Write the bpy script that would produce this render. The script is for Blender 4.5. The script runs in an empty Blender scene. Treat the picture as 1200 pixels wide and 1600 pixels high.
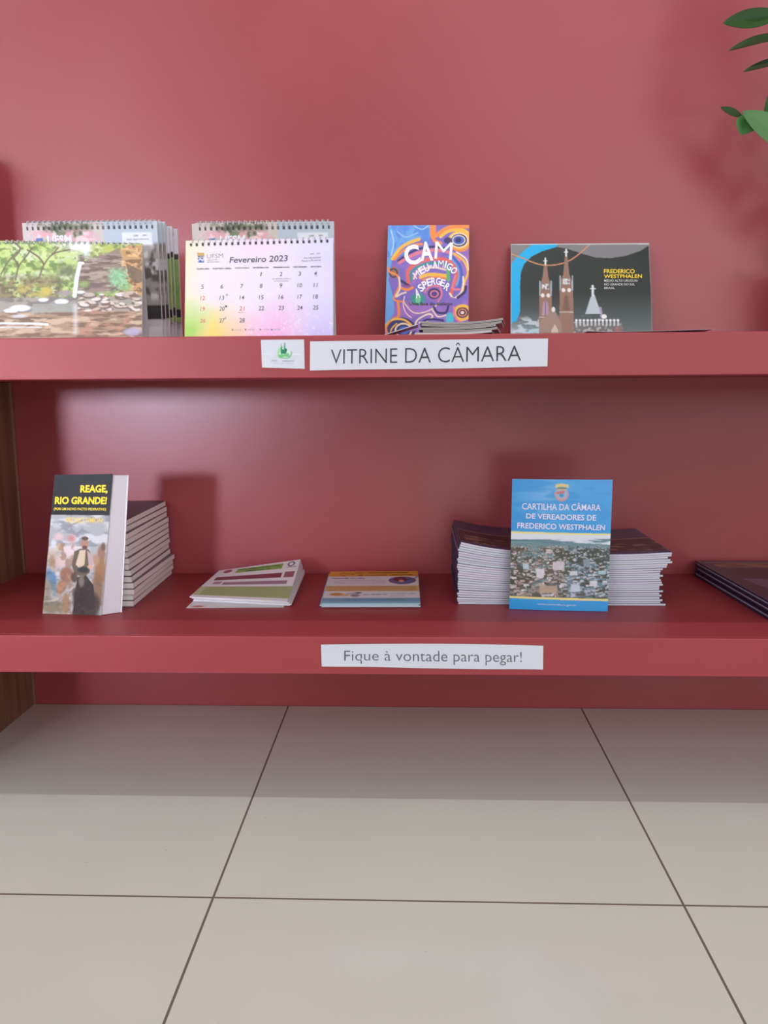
import bpy, bmesh, math, random
import numpy as np
from mathutils import Vector, Matrix
random.seed(7)
SC = bpy.context.scene
COL = SC.collection

# ------------------------------------------------------------------ camera, light, exposure
cam_d = bpy.data.cameras.new('camera'); cam = bpy.data.objects.new('camera', cam_d); COL.objects.link(cam)
cam_d.sensor_fit = 'AUTO'; cam_d.sensor_width = 36.0; cam_d.lens = 28.268; cam_d.clip_start = 0.02
R_ = ((0.99930446, 0.03664556, -0.00690618), (0.0011537, 0.15472831, 0.98795639), (-0.0372728, 0.98727719, -0.15457841))
cam.matrix_world = Matrix(((R_[0][0], R_[1][0], -R_[2][0], 0.00872), (R_[0][1], R_[1][1], -R_[2][1], -1.57093),
                           (R_[0][2], R_[1][2], -R_[2][2], 0.65105), (0, 0, 0, 1)))
SC.camera = cam
SC.view_settings.view_transform = 'Standard'; SC.view_settings.look = 'None'
SC.view_settings.gamma = 1.0; SC.view_settings.use_curve_mapping = False
SC.view_settings.exposure = 0.0

world = bpy.data.worlds.new('world'); SC.world = world; world.use_nodes = True
bg = world.node_tree.nodes['Background']
bg.inputs['Color'].default_value = (1.0, 0.975, 0.955, 1)
# the bright room: more light from the ceiling side than from the horizon
_n = world.node_tree.nodes; _k = world.node_tree.links
_tc = _n.new('ShaderNodeTexCoord'); _sp = _n.new('ShaderNodeSeparateXYZ'); _mr = _n.new('ShaderNodeMapRange')
_k.new(_tc.outputs['Generated'], _sp.inputs['Vector']); _k.new(_sp.outputs['Z'], _mr.inputs['Value'])
_mr.inputs['From Min'].default_value = 0.0; _mr.inputs['From Max'].default_value = 0.8
_mr.inputs['To Min'].default_value = 0.37; _mr.inputs['To Max'].default_value = 0.64
_k.new(_mr.outputs['Result'], bg.inputs['Strength'])


def area(name, loc, aim, sx, sy, power, color, spread=180):
    d = bpy.data.lights.new(name, 'AREA'); d.shape = 'RECTANGLE'; d.size = sx; d.size_y = sy
    d.energy = power; d.color = color; d.spread = math.radians(spread)
    o = bpy.data.objects.new(name, d); COL.objects.link(o); o.location = loc
    o.rotation_euler = (Vector(aim) - Vector(loc)).to_track_quat('-Z', 'Y').to_euler()
    return o


area('window_daylight', (-1.76, -4.2, 0.93), (-0.66, 0, 0.58), 0.36, 0.36, 1.5, (0.76, 0.80, 1.0), 19)
area('doorway_daylight', (0.30, -3.6, 0.16), (0.25, 0, 0.5), 0.60, 0.36, 4.5, (1.0, 0.97, 0.95))
area('tall_window_daylight', (-2.9, -4.4, 2.4), (-.5, 0, 0.9), 2.4, 2.0, 55, (0.95, 0.97, 1.0))
area('middle_fill_light', (2.3, -4.2, 1.2), (.3, 0, 0.5), 2.2, 0.7, 26, (0.97, 0.97, 1.0))  # added fill for the space between the shelves, not a known window
area('right_fill_light', (1.6, -4.6, 2.7), (.3, 0, 0.8), 2.6, 2.0, 36, (0.95, 0.97, 1.0))  # added fill balancing the left side from upper right, no known source
dl = bpy.data.lights.new('ceiling_downlight', 'POINT'); dl.energy = 46; dl.shadow_soft_size = 0.018; dl.color = (1.0, 0.97, 0.93)
dlo = bpy.data.objects.new('ceiling_downlight', dl); COL.objects.link(dlo); dlo.location = (0.05, -0.83, 2.6)


# ------------------------------------------------------------------ colour and materials
def lin(c):
    c = np.asarray(c, float) / 255.0
    return np.where(c <= 0.04045, c / 12.92, ((c + 0.055) / 1.055) ** 2.4)


def L4(c):
    return tuple(lin(c)) + (1.0,)


def mat(name, rgb, rough=0.5, metal=0.0, spec=0.5):
    m = bpy.data.materials.new(name); m.use_nodes = True
    b = m.node_tree.nodes['Principled BSDF']
    b.inputs['Base Color'].default_value = L4(rgb); b.inputs['Roughness'].default_value = rough
    b.inputs['Metallic'].default_value = metal; b.inputs['Specular IOR Level'].default_value = spec
    return m


def printed(name, rough, spec=0.5, coat=0.0):
    m = mat(name, (200, 200, 200), rough, 0, spec); nt = m.node_tree
    a = nt.nodes.new('ShaderNodeVertexColor'); a.layer_name = 'Col'
    n = nt.nodes.new('ShaderNodeTexNoise'); n.inputs['Scale'].default_value = 900
    mp = nt.nodes.new('ShaderNodeMapRange'); mp.inputs['To Min'].default_value = rough - .04; mp.inputs['To Max'].default_value = rough + .04
    nt.links.new(n.outputs['Fac'], mp.inputs['Value'])
    b = nt.nodes['Principled BSDF']
    nt.links.new(a.outputs['Color'], b.inputs['Base Color']); nt.links.new(mp.outputs['Result'], b.inputs['Roughness'])
    if coat:
        b.inputs['Coat Weight'].default_value = coat; b.inputs['Coat Roughness'].default_value = 0.12
    return m


M_GLOSS = printed('glossy_print', 0.32, 0.5)
M_SATIN = printed('satin_print', 0.48, 0.3)
M_PAPER = printed('plain_paper', 0.7, 0.25)
M_LEAF = printed('leaf_surface', 0.45, 0.3)
M_WIRE = mat('binding_wire', (205, 205, 210), 0.35, 0.3)


def red_paint(name, rgb, rough, swirl, bump):
    m = mat(name, rgb, rough); nt = m.node_tree; N = nt.nodes; K = nt.links; b = N['Principled BSDF']
    tc = N.new('ShaderNodeTexCoord')
    big = N.new('ShaderNodeTexNoise'); big.inputs['Scale'].default_value = 2.2; big.inputs['Detail'].default_value = 4
    big.inputs['Distortion'].default_value = 1.6; big.inputs['Roughness'].default_value = .6
    K.new(tc.outputs['Object'], big.inputs['Vector'])
    mp = N.new('ShaderNodeMapRange'); mp.inputs['From Min'].default_value = .3; mp.inputs['From Max'].default_value = .7
    mp.inputs['To Min'].default_value = rough - swirl; mp.inputs['To Max'].default_value = rough + swirl
    K.new(big.outputs['Fac'], mp.inputs['Value']); K.new(mp.outputs['Result'], b.inputs['Roughness'])
    # rolled-on paint: faint patches of a slightly different red
    cr = N.new('ShaderNodeMix'); cr.data_type = 'RGBA'
    c = np.array(rgb, float)
    cr.inputs['A'].default_value = L4(c * .965); cr.inputs['B'].default_value = L4(np.minimum(255, c * 1.035))
    K.new(big.outputs['Fac'], cr.inputs['Factor']); K.new(cr.outputs['Result'], b.inputs['Base Color'])
    fine = N.new('ShaderNodeTexNoise'); fine.inputs['Scale'].default_value = 140; fine.inputs['Detail'].default_value = 3
    K.new(tc.outputs['Object'], fine.inputs['Vector'])
    bp = N.new('ShaderNodeBump'); bp.inputs['Strength'].default_value = bump; bp.inputs['Distance'].default_value = 0.0006
    K.new(fine.outputs['Fac'], bp.inputs['Height']); K.new(bp.outputs['Normal'], b.inputs['Normal'])
    return m


M_WALL = red_paint('red_wall_paint', (160, 68, 75), 0.34, 0.045, 0.12)
M_SHELF = red_paint('red_shelf_paint', (158, 57, 63), 0.48, 0.03, 0.08)


def wood():
    m = mat('dark_wood_laminate', (92, 66, 52), 0.5); nt = m.node_tree; N = nt.nodes; K = nt.links; b = N['Principled BSDF']
    tc = N.new('ShaderNodeTexCoord'); mpn = N.new('ShaderNodeMapping'); mpn.inputs['Scale'].default_value = (40, 40, 2.2)
    K.new(tc.outputs['Object'], mpn.inputs['Vector'])
    n = N.new('ShaderNodeTexNoise'); n.inputs['Scale'].default_value = 1.3; n.inputs['Detail'].default_value = 6; n.inputs['Distortion'].default_value = .6
    K.new(mpn.outputs['Vector'], n.inputs['Vector'])
    r = N.new('ShaderNodeValToRGB'); r.color_ramp.elements[0].position = .3; r.color_ramp.elements[1].position = .75
    r.color_ramp.elements[0].color = L4((112, 76, 60)); r.color_ramp.elements[1].color = L4((150, 108, 88))
    K.new(n.outputs['Fac'], r.inputs['Fac']); K.new(r.outputs['Color'], b.inputs['Base Color'])
    return m


M_WOOD = wood()


def tiles():
    m = mat('polished_porcelain_tile', (190, 184, 174), 0.16, 0, 0.5); nt = m.node_tree; N = nt.nodes; K = nt.links; b = N['Principled BSDF']
    tc = N.new('ShaderNodeTexCoord'); sp = N.new('ShaderNodeSeparateXYZ'); K.new(tc.outputs['Object'], sp.inputs['Vector'])

    def mth(op, a, bb=None):
        n = N.new('ShaderNodeMath'); n.operation = op
        for i, v in enumerate((a, bb)):
            if v is None: continue
            if isinstance(v, (int, float)): n.inputs[i].default_value = v
            else: K.new(v, n.inputs[i])
        return n.outputs[0]

    def line(sock, off, per, w):
        f = mth('FRACT', mth('DIVIDE', mth('ADD', sock, off), per))          # 0..1 across one tile
        d = mth('MULTIPLY', mth('MINIMUM', f, mth('SUBTRACT', 1.0, f)), per)  # metres to the nearest joint
        return mth('LESS_THAN', d, w / 2)
    g = mth('MAXIMUM', line(sp.outputs['X'], 0.25105 + 6.0, 0.6, 0.0032), line(sp.outputs['Y'], 0.63065 + 6.306, 0.6306, 0.0032))
    nz = N.new('ShaderNodeTexNoise'); nz.inputs['Scale'].default_value = 5; nz.inputs['Detail'].default_value = 8; nz.inputs['Distortion'].default_value = .8
    K.new(tc.outputs['Object'], nz.inputs['Vector'])
    base = N.new('ShaderNodeMix'); base.data_type = 'RGBA'
    base.inputs['A'].default_value = L4((210, 210, 203)); base.inputs['B'].default_value = L4((218, 218, 211))
    K.new(nz.outputs['Fac'], base.inputs['Factor'])
    # a few fine scuffs and specks
    sc = N.new('ShaderNodeTexVoronoi'); sc.inputs['Scale'].default_value = 9
    mpn = N.new('ShaderNodeMapping'); mpn.inputs['Scale'].default_value = (1, 2.2, 1); K.new(tc.outputs['Object'], mpn.inputs['Vector']); K.new(mpn.outputs['Vector'], sc.inputs['Vector'])
    spk = mth('LESS_THAN', sc.outputs['Distance'], 0.018)
    m2 = N.new('ShaderNodeMix'); m2.data_type = 'RGBA'; K.new(mth('MULTIPLY', spk, .35), m2.inputs['Factor'])
    K.new(base.outputs['Result'], m2.inputs['A']); m2.inputs['B'].default_value = L4((120, 112, 102))
    mx = N.new('ShaderNodeMix'); mx.data_type = 'RGBA'; K.new(g, mx.inputs['Factor'])
    K.new(m2.outputs['Result'], mx.inputs['A']); mx.inputs['B'].default_value = L4((112, 100, 88))
    K.new(mx.outputs['Result'], b.inputs['Base Color'])
    rr = N.new('ShaderNodeMix'); rr.data_type = 'FLOAT'; K.new(g, rr.inputs['Factor']); rr.inputs['A'].default_value = .17; rr.inputs['B'].default_value = .8
    K.new(rr.outputs['Result'], b.inputs['Roughness'])
    return m


M_TILE = tiles()
M_INK = {}


def ink(rgb, rough=0.5):
    k = (tuple(rgb), rough)
    if k not in M_INK: M_INK[k] = mat('ink_%02x%02x%02x' % tuple(int(v) for v in rgb), rgb, rough, 0, .3)
    return M_INK[k]


# ------------------------------------------------------------------ objects
ORG = {}


def thing(name, label, cat, loc, group=None):
    o = bpy.data.objects.new(name, None); o.empty_display_size = 0.02; COL.objects.link(o)
    o.location = loc; ORG[o.name] = Vector(loc)
    return tag(o, label, cat, group)


def tag(o, label, cat, group=None):
    o['label'] = label; o['category'] = cat
    if group: o['group'] = group
    return o


class MB:
    """collects geometry (world coordinates) with point colours and links it as ONE mesh object"""
    def __init__(s): s.v = []; s.f = []; s.c = []; s.n = 0

    def add(s, verts, faces, col):
        verts = np.asarray(verts, float).reshape(-1, 3); k = len(verts)
        col = np.asarray(col, float)
        if col.ndim == 1: col = np.repeat(lin(col)[None], k, 0)
        s.v.append(verts); s.c.append(col); s.f += [tuple(int(i) + s.n for i in q) for q in faces]; s.n += k

    def sheet(s, S, nu, nv, thick, img=None, col=(235, 235, 238), edge=None, back=None):
        """a slab: front follows S(u, v) (u to the right, v downwards), back lies 'thick' behind it"""
        edge = col if edge is None else edge; back = edge if back is None else back
        U, V = np.meshgrid(np.linspace(0, 1, nu + 1), np.linspace(0, 1, nv + 1))
        P = S(U, V); e = 1e-4
        du = S(np.minimum(U + e, 1), V) - S(np.maximum(U - e, 0), V); dv = S(U, np.minimum(V + e, 1)) - S(U, np.maximum(V - e, 0))
        n = np.cross(du, -dv); n /= np.linalg.norm(n, axis=-1, keepdims=True) + 1e-12
        t = thick(U, V)[..., None] if callable(thick) else thick
        B = P - n * t
        W = nu + 1
        q = [(j * W + i, (j + 1) * W + i, (j + 1) * W + i + 1, j * W + i + 1) for j in range(nv) for i in range(nu)]
        s.add(P, q, img.reshape(-1, 3) if img is not None else col)
        s.add(B, [f[::-1] for f in q], back)
        ring = [(0, i) for i in range(nu)] + [(j, nu) for j in range(nv)] + [(nv, nu - i) for i in range(nu)] + [(nv - j, 0) for j in range(nv)]
        A = np.array([P[r] for r in ring]); D = np.array([B[r] for r in ring]); k = len(ring)
        s.add(np.concatenate([A, D]), [(i, (i + 1) % k, k + (i + 1) % k, k + i) for i in range(k)], edge)

    def tube(s, pts, r, sides=6, col=(200, 200, 200), r2=None):
        pts = np.asarray(pts, float); k = len(pts); vs = []
        for i in range(k):
            t = pts[min(i + 1, k - 1)] - pts[max(i - 1, 0)]; t /= np.linalg.norm(t) + 1e-12
            a = np.cross(t, (0, 0, 1) if abs(t[2]) < .9 else (1, 0, 0)); a /= np.linalg.norm(a); b = np.cross(t, a)
            rr = r if r2 is None else r + (r2 - r) * i / (k - 1)
            for j in range(sides):
                w = 2 * math.pi * j / sides; vs.append(pts[i] + rr * (math.cos(w) * a + math.sin(w) * b))
        f = [(i * sides + j, i * sides + (j + 1) % sides, (i + 1) * sides + (j + 1) % sides, (i + 1) * sides + j) for i in range(k - 1) for j in range(sides)]
        f += [tuple(range(sides))[::-1], tuple((k - 1) * sides + j for j in range(sides))]
        s.add(vs, f, col)

    def lathe(s, c, prof, col, seg=40):
        vs = [(c[0] + r * math.cos(2 * math.pi * j / seg), c[1] + r * math.sin(2 * math.pi * j / seg), c[2] + z) for r, z in prof for j in range(seg)]
        f = [(i * seg + j, i * seg + (j + 1) % seg, (i + 1) * seg + (j + 1) % seg, (i + 1) * seg + j) for i in range(len(prof) - 1) for j in range(seg)]
        f += [tuple(range(seg))[::-1], tuple((len(prof) - 1) * seg + j for j in range(seg))]
        s.add(vs, f, col)

    def build(s, name, m, parent=None, smooth=False):
        v = np.concatenate(s.v); c = np.concatenate(s.c)
        o0 = np.array(ORG.get(parent.name, (0, 0, 0))) if parent else np.zeros(3)
        me = bpy.data.meshes.new(name); me.from_pydata((v - o0).tolist(), [], s.f); me.update()
        at = me.color_attributes.new('Col', 'FLOAT_COLOR', 'POINT')
        at.data.foreach_set('color', np.concatenate([c, np.ones((len(c), 1))], 1).astype(np.float32).ravel())
        me.materials.append(m)
        if smooth: me.polygons.foreach_set('use_smooth', [True] * len(me.polygons))
        o = bpy.data.objects.new(name, me); COL.objects.link(o)
        if parent: o.parent = parent
        ORG[o.name] = Vector(o0)
        return o


def block(name, lo, hi, m, parent=None, bev=0.0, origin=None):
    bm = bmesh.new(); bmesh.ops.create_cube(bm, size=1)
    lo = Vector(lo); hi = Vector(hi); c = (lo + hi) / 2; d = hi - lo
    og = Vector(origin) if origin else Vector((0, 0, 0))
    for v in bm.verts: v.co = Vector((v.co.x * d.x, v.co.y * d.y, v.co.z * d.z)) + c - og
    if bev: bmesh.ops.bevel(bm, geom=bm.edges[:], offset=bev, segments=3, profile=.5, affect='EDGES')
    me = bpy.data.meshes.new(name); bm.to_mesh(me); bm.free(); me.materials.append(m)
    o = bpy.data.objects.new(name, me); COL.objects.link(o); o.location = og
    if parent: o.parent = parent
    return o


def quad(tl, tr, br, bl, bulge=None):
    tl, tr, br, bl = (np.array(p, float) for p in (tl, tr, br, bl))

    def S(u, v):
        u = np.asarray(u, float)[..., None]; v = np.asarray(v, float)[..., None]
        p = (1 - v) * ((1 - u) * tl + u * tr) + v * ((1 - u) * bl + u * br)
        if bulge is not None: p = p + np.stack(bulge(u[..., 0], v[..., 0]), -1)
        return p
    return S


def shifted(S, d):
    def T(u, v):
        e = 1e-3; u = np.asarray(u, float); v = np.asarray(v, float)
        n = np.cross(S(u + e, v) - S(u - e, v), S(u, v - e) - S(u, v + e)); n /= np.linalg.norm(n, axis=-1, keepdims=True)
        return S(u, v) + n * d
    return T


# ------------------------------------------------------------------ a small painter for printed pictures
def fbm(x, y, seed=0, octv=4):
    def h(ix, iy):
        n = (ix * 374761393 + iy * 668265263 + seed * 974711) & 0x7fffffff
        n = ((n ^ (n >> 13)) * 1274126177) & 0x7fffffff
        return ((n ^ (n >> 16)) & 0xffff) / 65535.0
    out = np.zeros_like(x); a = .5; tot = 0
    for o in range(octv):
        xi = np.floor(x).astype(np.int64); yi = np.floor(y).astype(np.int64); fx = x - xi; fy = y - yi
        fx = fx * fx * (3 - 2 * fx); fy = fy * fy * (3 - 2 * fy)
        v = (h(xi, yi) * (1 - fx) + h(xi + 1, yi) * fx) * (1 - fy) + (h(xi, yi + 1) * (1 - fx) + h(xi + 1, yi + 1) * fx) * fy
        out += a * v; tot += a; a *= .5; x = x * 2.03 + 17.1; y = y * 2.03 + 9.7
    return out / tot


def homography(src):
    A = []; b = []
    for (x, y), (u, v) in zip(src, ((0, 0), (1, 0), (1, 1), (0, 1))):
        A += [[x, y, 1, 0, 0, 0, -u * x, -u * y], [0, 0, 0, x, y, 1, -v * x, -v * y]]; b += [u, v]
    return np.append(np.linalg.solve(np.array(A, float), np.array(b, float)), 1).reshape(3, 3)


class Canvas:
    """the picture printed on a sheet, drawn in a frame whose corners (tl, tr, br, bl) are given"""
    def __init__(s, corners, nu, nv, bgc=(255, 255, 255), ss=2):
        s.nu, s.nv, s.ss = nu, nv, ss; s.H = homography(corners); s.Hi = np.linalg.inv(s.H)
        u = (np.arange((nu + 1) * ss) + .5) / ((nu + 1) * ss); v = (np.arange((nv + 1) * ss) + .5) / ((nv + 1) * ss)
        s.U, s.V = np.meshgrid(u, v)
        q = np.stack([s.U, s.V, np.ones_like(s.U)], -1) @ s.Hi.T
        s.X = q[..., 0] / q[..., 2]; s.Y = q[..., 1] / q[..., 2]
        s.a = np.zeros(s.U.shape + (3,)) + np.array(bgc, float)

    def mix(s, m, c, alpha=1.0):
        m = (np.asarray(m, float) * alpha)[..., None]; s.a = s.a * (1 - m) + np.asarray(c, float) * m

    def rect(s, x0, y0, x1, y1, c, alpha=1): s.mix((s.X >= x0) & (s.X <= x1) & (s.Y >= y0) & (s.Y <= y1), c, alpha)

    def ell(s, cx, cy, rx, ry, c, alpha=1, soft=0, ang=0):
        ca, sa = math.cos(ang), math.sin(ang); dx = s.X - cx; dy = s.Y - cy
        d = np.sqrt(((dx * ca + dy * sa) / rx) ** 2 + ((-dx * sa + dy * ca) / ry) ** 2)
        s.mix(np.clip((1 - d) / soft, 0, 1) if soft else d < 1, c, alpha)

    def ring(s, cx, cy, rx, ry, w, c, alpha=1):
        d = np.sqrt(((s.X - cx) / rx) ** 2 + ((s.Y - cy) / ry) ** 2); s.mix(np.abs(d - 1) * (rx + ry) / 2 < w / 2, c, alpha)

    def poly(s, pts, c, alpha=1):
        m = np.zeros(s.X.shape, bool); k = len(pts)
        for i in range(k):
            (x0, y0), (x1, y1) = pts[i], pts[(i + 1) % k]
            if y0 == y1: continue
            m ^= ((s.Y < y0) != (s.Y < y1)) & (s.X < (x1 - x0) * (s.Y - y0) / (y1 - y0) + x0)
        s.mix(m, c, alpha); return m

    def line(s, pts, w, c, alpha=1, smooth=True, soft=False):
        pts = np.array(pts, float)
        if smooth and len(pts) > 2:
            out = []; k = len(pts)
            for i in range(k - 1):
                p0, p1, p2, p3 = pts[max(i - 1, 0)], pts[i], pts[i + 1], pts[min(i + 2, k - 1)]
                for t in np.linspace(0, 1, 7)[:-1]:
                    out.append(.5 * (2 * p1 + (p2 - p0) * t + (2 * p0 - 5 * p1 + 4 * p2 - p3) * t * t + (3 * p1 - p0 - 3 * p2 + p3) * t ** 3))
            pts = np.array(out + [pts[-1]])
        D = np.full(s.X.shape, 1e9)
        for (x0, y0), (x1, y1) in zip(pts[:-1], pts[1:]):
            dx, dy = x1 - x0, y1 - y0; l = dx * dx + dy * dy + 1e-9
            t = np.clip(((s.X - x0) * dx + (s.Y - y0) * dy) / l, 0, 1)
            D = np.minimum(D, (s.X - x0 - t * dx) ** 2 + (s.Y - y0 - t * dy) ** 2)
        D = np.sqrt(D); s.mix(np.clip(1 - D / w, 0, 1) if soft else D < w / 2, c, alpha)

    def noise(s, sx, sy, c, lo=.45, hi=.6, alpha=1, seed=0, region=None, octv=4):
        n = np.clip((fbm(s.X / sx, s.Y / sy, seed, octv) - lo) / (hi - lo), 0, 1)
        if region is not None: n = n * region
        s.mix(n, c, alpha)

    def band(s, x0, y0, x1, y1, soft=1.0):
        """soft-edged box mask"""
        f = lambda a: np.clip(a / soft + .5, 0, 1)
        return f(s.X - x0) * f(x1 - s.X) * f(s.Y - y0) * f(y1 - s.Y)

    def scribble(s, x0, y0, x1, y1, h, c, alpha=.8, seed=1, cw=None):
        """small print too fine to read: a broken line of dashes"""
        r = random.Random(seed); L = math.hypot(x1 - x0, y1 - y0); t = 0; cw = cw or h * .9
        while t < L:
            w = cw * (.5 + r.random()); a = t / L; b = min((t + w) / L, 1)
            s.line([(x0 + (x1 - x0) * a, y0 + (y1 - y0) * a), (x0 + (x1 - x0) * b, y0 + (y1 - y0) * b)], h * (.6 + .4 * r.random()), c, alpha, False)
            t += w + cw * (.25 + .6 * (r.random() < .2))

    def out(s):
        k = s.ss; a = s.a.reshape(s.nv + 1, k, s.nu + 1, k, 3).mean((1, 3))
        return lin(np.clip(a, 0, 255))


_GL = {}


def glyphs(text, bold=0.0, shear=0.0, spacing=1.0):
    k = (text, bold, shear, spacing)
    if k in _GL: return _GL[k]
    cu = bpy.data.curves.new('type', 'FONT'); cu.body = text; cu.offset = bold; cu.shear = shear; cu.resolution_u = 3; cu.space_character = spacing
    o = bpy.data.objects.new('type', cu); COL.objects.link(o); bpy.context.view_layer.update()
    dg = bpy.context.evaluated_depsgraph_get(); ev = o.evaluated_get(dg); me = ev.to_mesh()
    v = np.array([tuple(p.co) for p in me.vertices])[:, :2]; f = [tuple(p.vertices) for p in me.polygons]
    ev.to_mesh_clear(); bpy.data.objects.remove(o); bpy.data.curves.remove(cu)
    lo = v.min(0); hi = v.max(0); _GL[k] = ((v - lo) / (hi - lo), f)
    return _GL[k]


def lettering(name, S, H, items, rgb, parent, lift=0.0004, rough=.5):
    """items: (text, tl, tr, br, bl[, bold, shear]) in the frame of homography H; one mesh per ink on a sheet"""
    b = MB(); T = shifted(S, lift)
    for it in items:
        text, tl, tr, br, bl = it[:5]; bold = it[5] if len(it) > 5 else 0.0; sh = it[6] if len(it) > 6 else 0.0
        g, f = glyphs(text, bold, sh, it[7] if len(it) > 7 else 1.0); u = g[:, :1]; v = 1 - g[:, 1:]
        p = (1 - v) * ((1 - u) * np.array(tl) + u * np.array(tr)) + v * ((1 - u) * np.array(bl) + u * np.array(br))
        q = np.concatenate([p, np.ones((len(p), 1))], 1) @ H.T; uv = q[:, :2] / q[:, 2:]
        P = T(uv[:, 0], uv[:, 1])
        if f:   # face the reader
            n = np.zeros(3)
            for q_ in f[:40]: n += np.cross(P[q_[1]] - P[q_[0]], P[q_[2]] - P[q_[0]])
            d = T(np.array(.5), np.array(.5)) - S(np.array(.5), np.array(.5))
            if n @ d < 0: f = [q_[::-1] for q_ in f]
        b.add(P, f, rgb)
    return b.build(name, ink(rgb, rough), parent)


def box4(x0, y0, x1, y1, slope=0.0):
    d = slope * (x1 - x0); return (x0, y0), (x1, y0 + d), (x1, y1 + d), (x0, y1)


def rot4(cx, cy, w, h, deg):
    a = math.radians(deg); c, s_ = math.cos(a), math.sin(a)
    return tuple((cx + x * c - y * s_, cy + x * s_ + y * c) for x, y in ((-w / 2, -h / 2), (w / 2, -h / 2), (w / 2, h / 2), (-w / 2, h / 2)))


ORD = ['first', 'second', 'third', 'fourth', 'fifth', 'sixth', 'seventh', 'eighth', 'ninth', 'tenth', 'eleventh', 'twelfth', 'thirteenth',
       'fourteenth', 'fifteenth', 'sixteenth', 'seventeenth', 'eighteenth', 'nineteenth', 'twentieth', 'twenty-first', 'twenty-second',
       'twenty-third', 'twenty-fourth', 'twenty-fifth', 'twenty-sixth']


def place_in(i, n):
    return 'topmost' if i == n - 1 else 'bottommost' if i == 0 else ORD[i] + ' from the bottom'


# ------------------------------------------------------------------ the setting
ZU, ZUB, ZL, ZLB, YF, XP = 0.7228, 0.6635, 0.2803, 0.2217, -0.4125, -0.784


def struct(o): o['kind'] = 'structure'; return o


struct(block('floor', (-3.6, -5.2, -0.06), (3.6, 0.0, 0.0), M_TILE))
struct(block('wall_back', (-3.6, 0.0, -0.06), (3.6, 0.14, 2.7), M_WALL))
XR = 1.55
panel = thing('side_panel', 'dark wood side panel carrying the left ends of the red shelves', 'panel', (XP - .012, -.2, 0))
block('lower_board', (XP - .025, -0.405, 0.0), (XP, -0.0002, ZUB - .0004), M_WOOD, panel, .001, None).location = -Vector((XP - .012, -.2, 0))
block('upper_board', (XP - .025, -0.145, ZU + .0004), (XP, -0.0002, 1.085), M_WOOD, panel, .001, None).location = -Vector((XP - .012, -.2, 0))
M_TRIM = mat('wood_edge_strip', (140, 98, 84), .5)
for z0, z1 in ((0.0005, ZLB - .0006), (ZL + .0006, ZUB - .0006)):
    block('edge_strip', (XP, -0.0052, z0), (XP + .0042, -0.0004, z1), M_TRIM, panel, .0005, None).location = -Vector((XP - .012, -.2, 0))
panel2 = thing('side_panel', 'dark wood side panel carrying the right ends of the red shelves', 'panel', (XR + .012, -.2, 0))
block('lower_board', (XR, -0.405, 0.0), (XR + .025, -0.0002, ZUB - .0004), M_WOOD, panel2, .001, None).location = -Vector((XR + .012, -.2, 0))

# the shelf boards: continuous, the lower one runs between the panels, the upper one lies over them
tag(block('shelf_board', (XP - .06, YF, ZUB), (XR + .06, -0.0003, ZU), M_SHELF, None, .0016), 'thick red painted upper shelf board with two white paper signs on its front edge', 'shelf')
low = thing('shelf_board', 'thick red painted lower shelf board above the tiled floor', 'shelf', (0, YF, ZLB))
b_in = block('board', (XP + .0003, -.4045, ZLB), (XR - .0003, -0.0003, ZL), M_SHELF, low, .0004); b_in.location = -Vector((0, YF, ZLB))
b_fr = block('front_edge', (XP - .06, YF, ZLB), (XR + .06, -.4053, ZL), M_SHELF, low, .0014); b_fr.location = -Vector((0, YF, ZLB))

# ------------------------------------------------------------------ paper signs on the shelf fronts
def sign(name, label, corners3, px, bul, texts, img=None, nu=24, nv=6, bold=-.011, rgb=(58, 58, 66)):
    c = sum((np.array(p) for p in corners3)) / 4
    t = thing(name, label, 'sign', tuple(c))
    S = quad(*corners3, bulge=bul); b = MB(); b.sheet(S, nu, nv, .0003, img, (212, 216, 227))
    b.build('paper', M_PAPER, t, True); H = homography(px)
    if texts: lettering('lettering', S, H, [x + (bold,) for x in texts], rgb, t, .0003)
    return t, S, H


ys = YF - .0012
def wob(a, bb): return lambda u, v: (0 * u, -.0012 * np.sin(u * 9 + v) ** 2 * (v > .5) - .0003 * np.sin(7 * u), a * 4 * u * (1 - u) * (1 - v) + bb * np.sin(u * 8) * v)


sign('paper_sign', 'long white paper sign reading VITRINE DA CÂMARA on the upper shelf front',
     ((-.138, ys, .7145), (.1965, ys, .7155), (.1965, ys, .6765), (-.139, ys, .6737)), ((235, 55), (1163, 50), (1163, 157), (235, 172)), wob(0, .0004),
     [('VITRINE DA CÂMARA', (325, 72), (1068, 60), (1068, 134), (325, 147))])
sign('paper_sign', 'white paper sign reading Fique à vontade para pegar! on the lower shelf front',
     ((-.131, ys, .2685), (.2005, ys, .2685), (.201, ys, .2312), (-.1305, ys, .2345)), ((67, 50), (1133, 52), (1131, 171), (70, 160)), wob(.0022, .0005),
     [('Fique à vontade para pegar!', (172, 82), (1022, 85), (1022, 150), (172, 146))], bold=-.009, rgb=(96, 98, 106))
px = ((35, 75), (1135, 100), (1145, 835), (45, 815))
cv = Canvas(px, 66, 46, (212, 216, 227), 3)
G1, G2, G3 = (46, 128, 96), (120, 190, 130), (150, 214, 160)
cv.ell(640, 430, 170, 130, (205, 235, 215), .8, .4)
cv.line([(490, 520), (480, 420), (520, 330), (560, 300)], 60, G3, .9); cv.line([(500, 540), (620, 560), (760, 545), (810, 420)], 26, G2)
cv.poly([(470, 470), (560, 480), (640, 450), (740, 430), (770, 545), (640, 520), (510, 556)], G2)
cv.poly([(545, 300), (560, 180), (572, 300), (580, 345), (620, 345), (632, 180), (648, 170), (652, 310), (690, 330), (690, 400), (660, 450), (590, 450), (550, 490), (540, 400)], G1)
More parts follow.
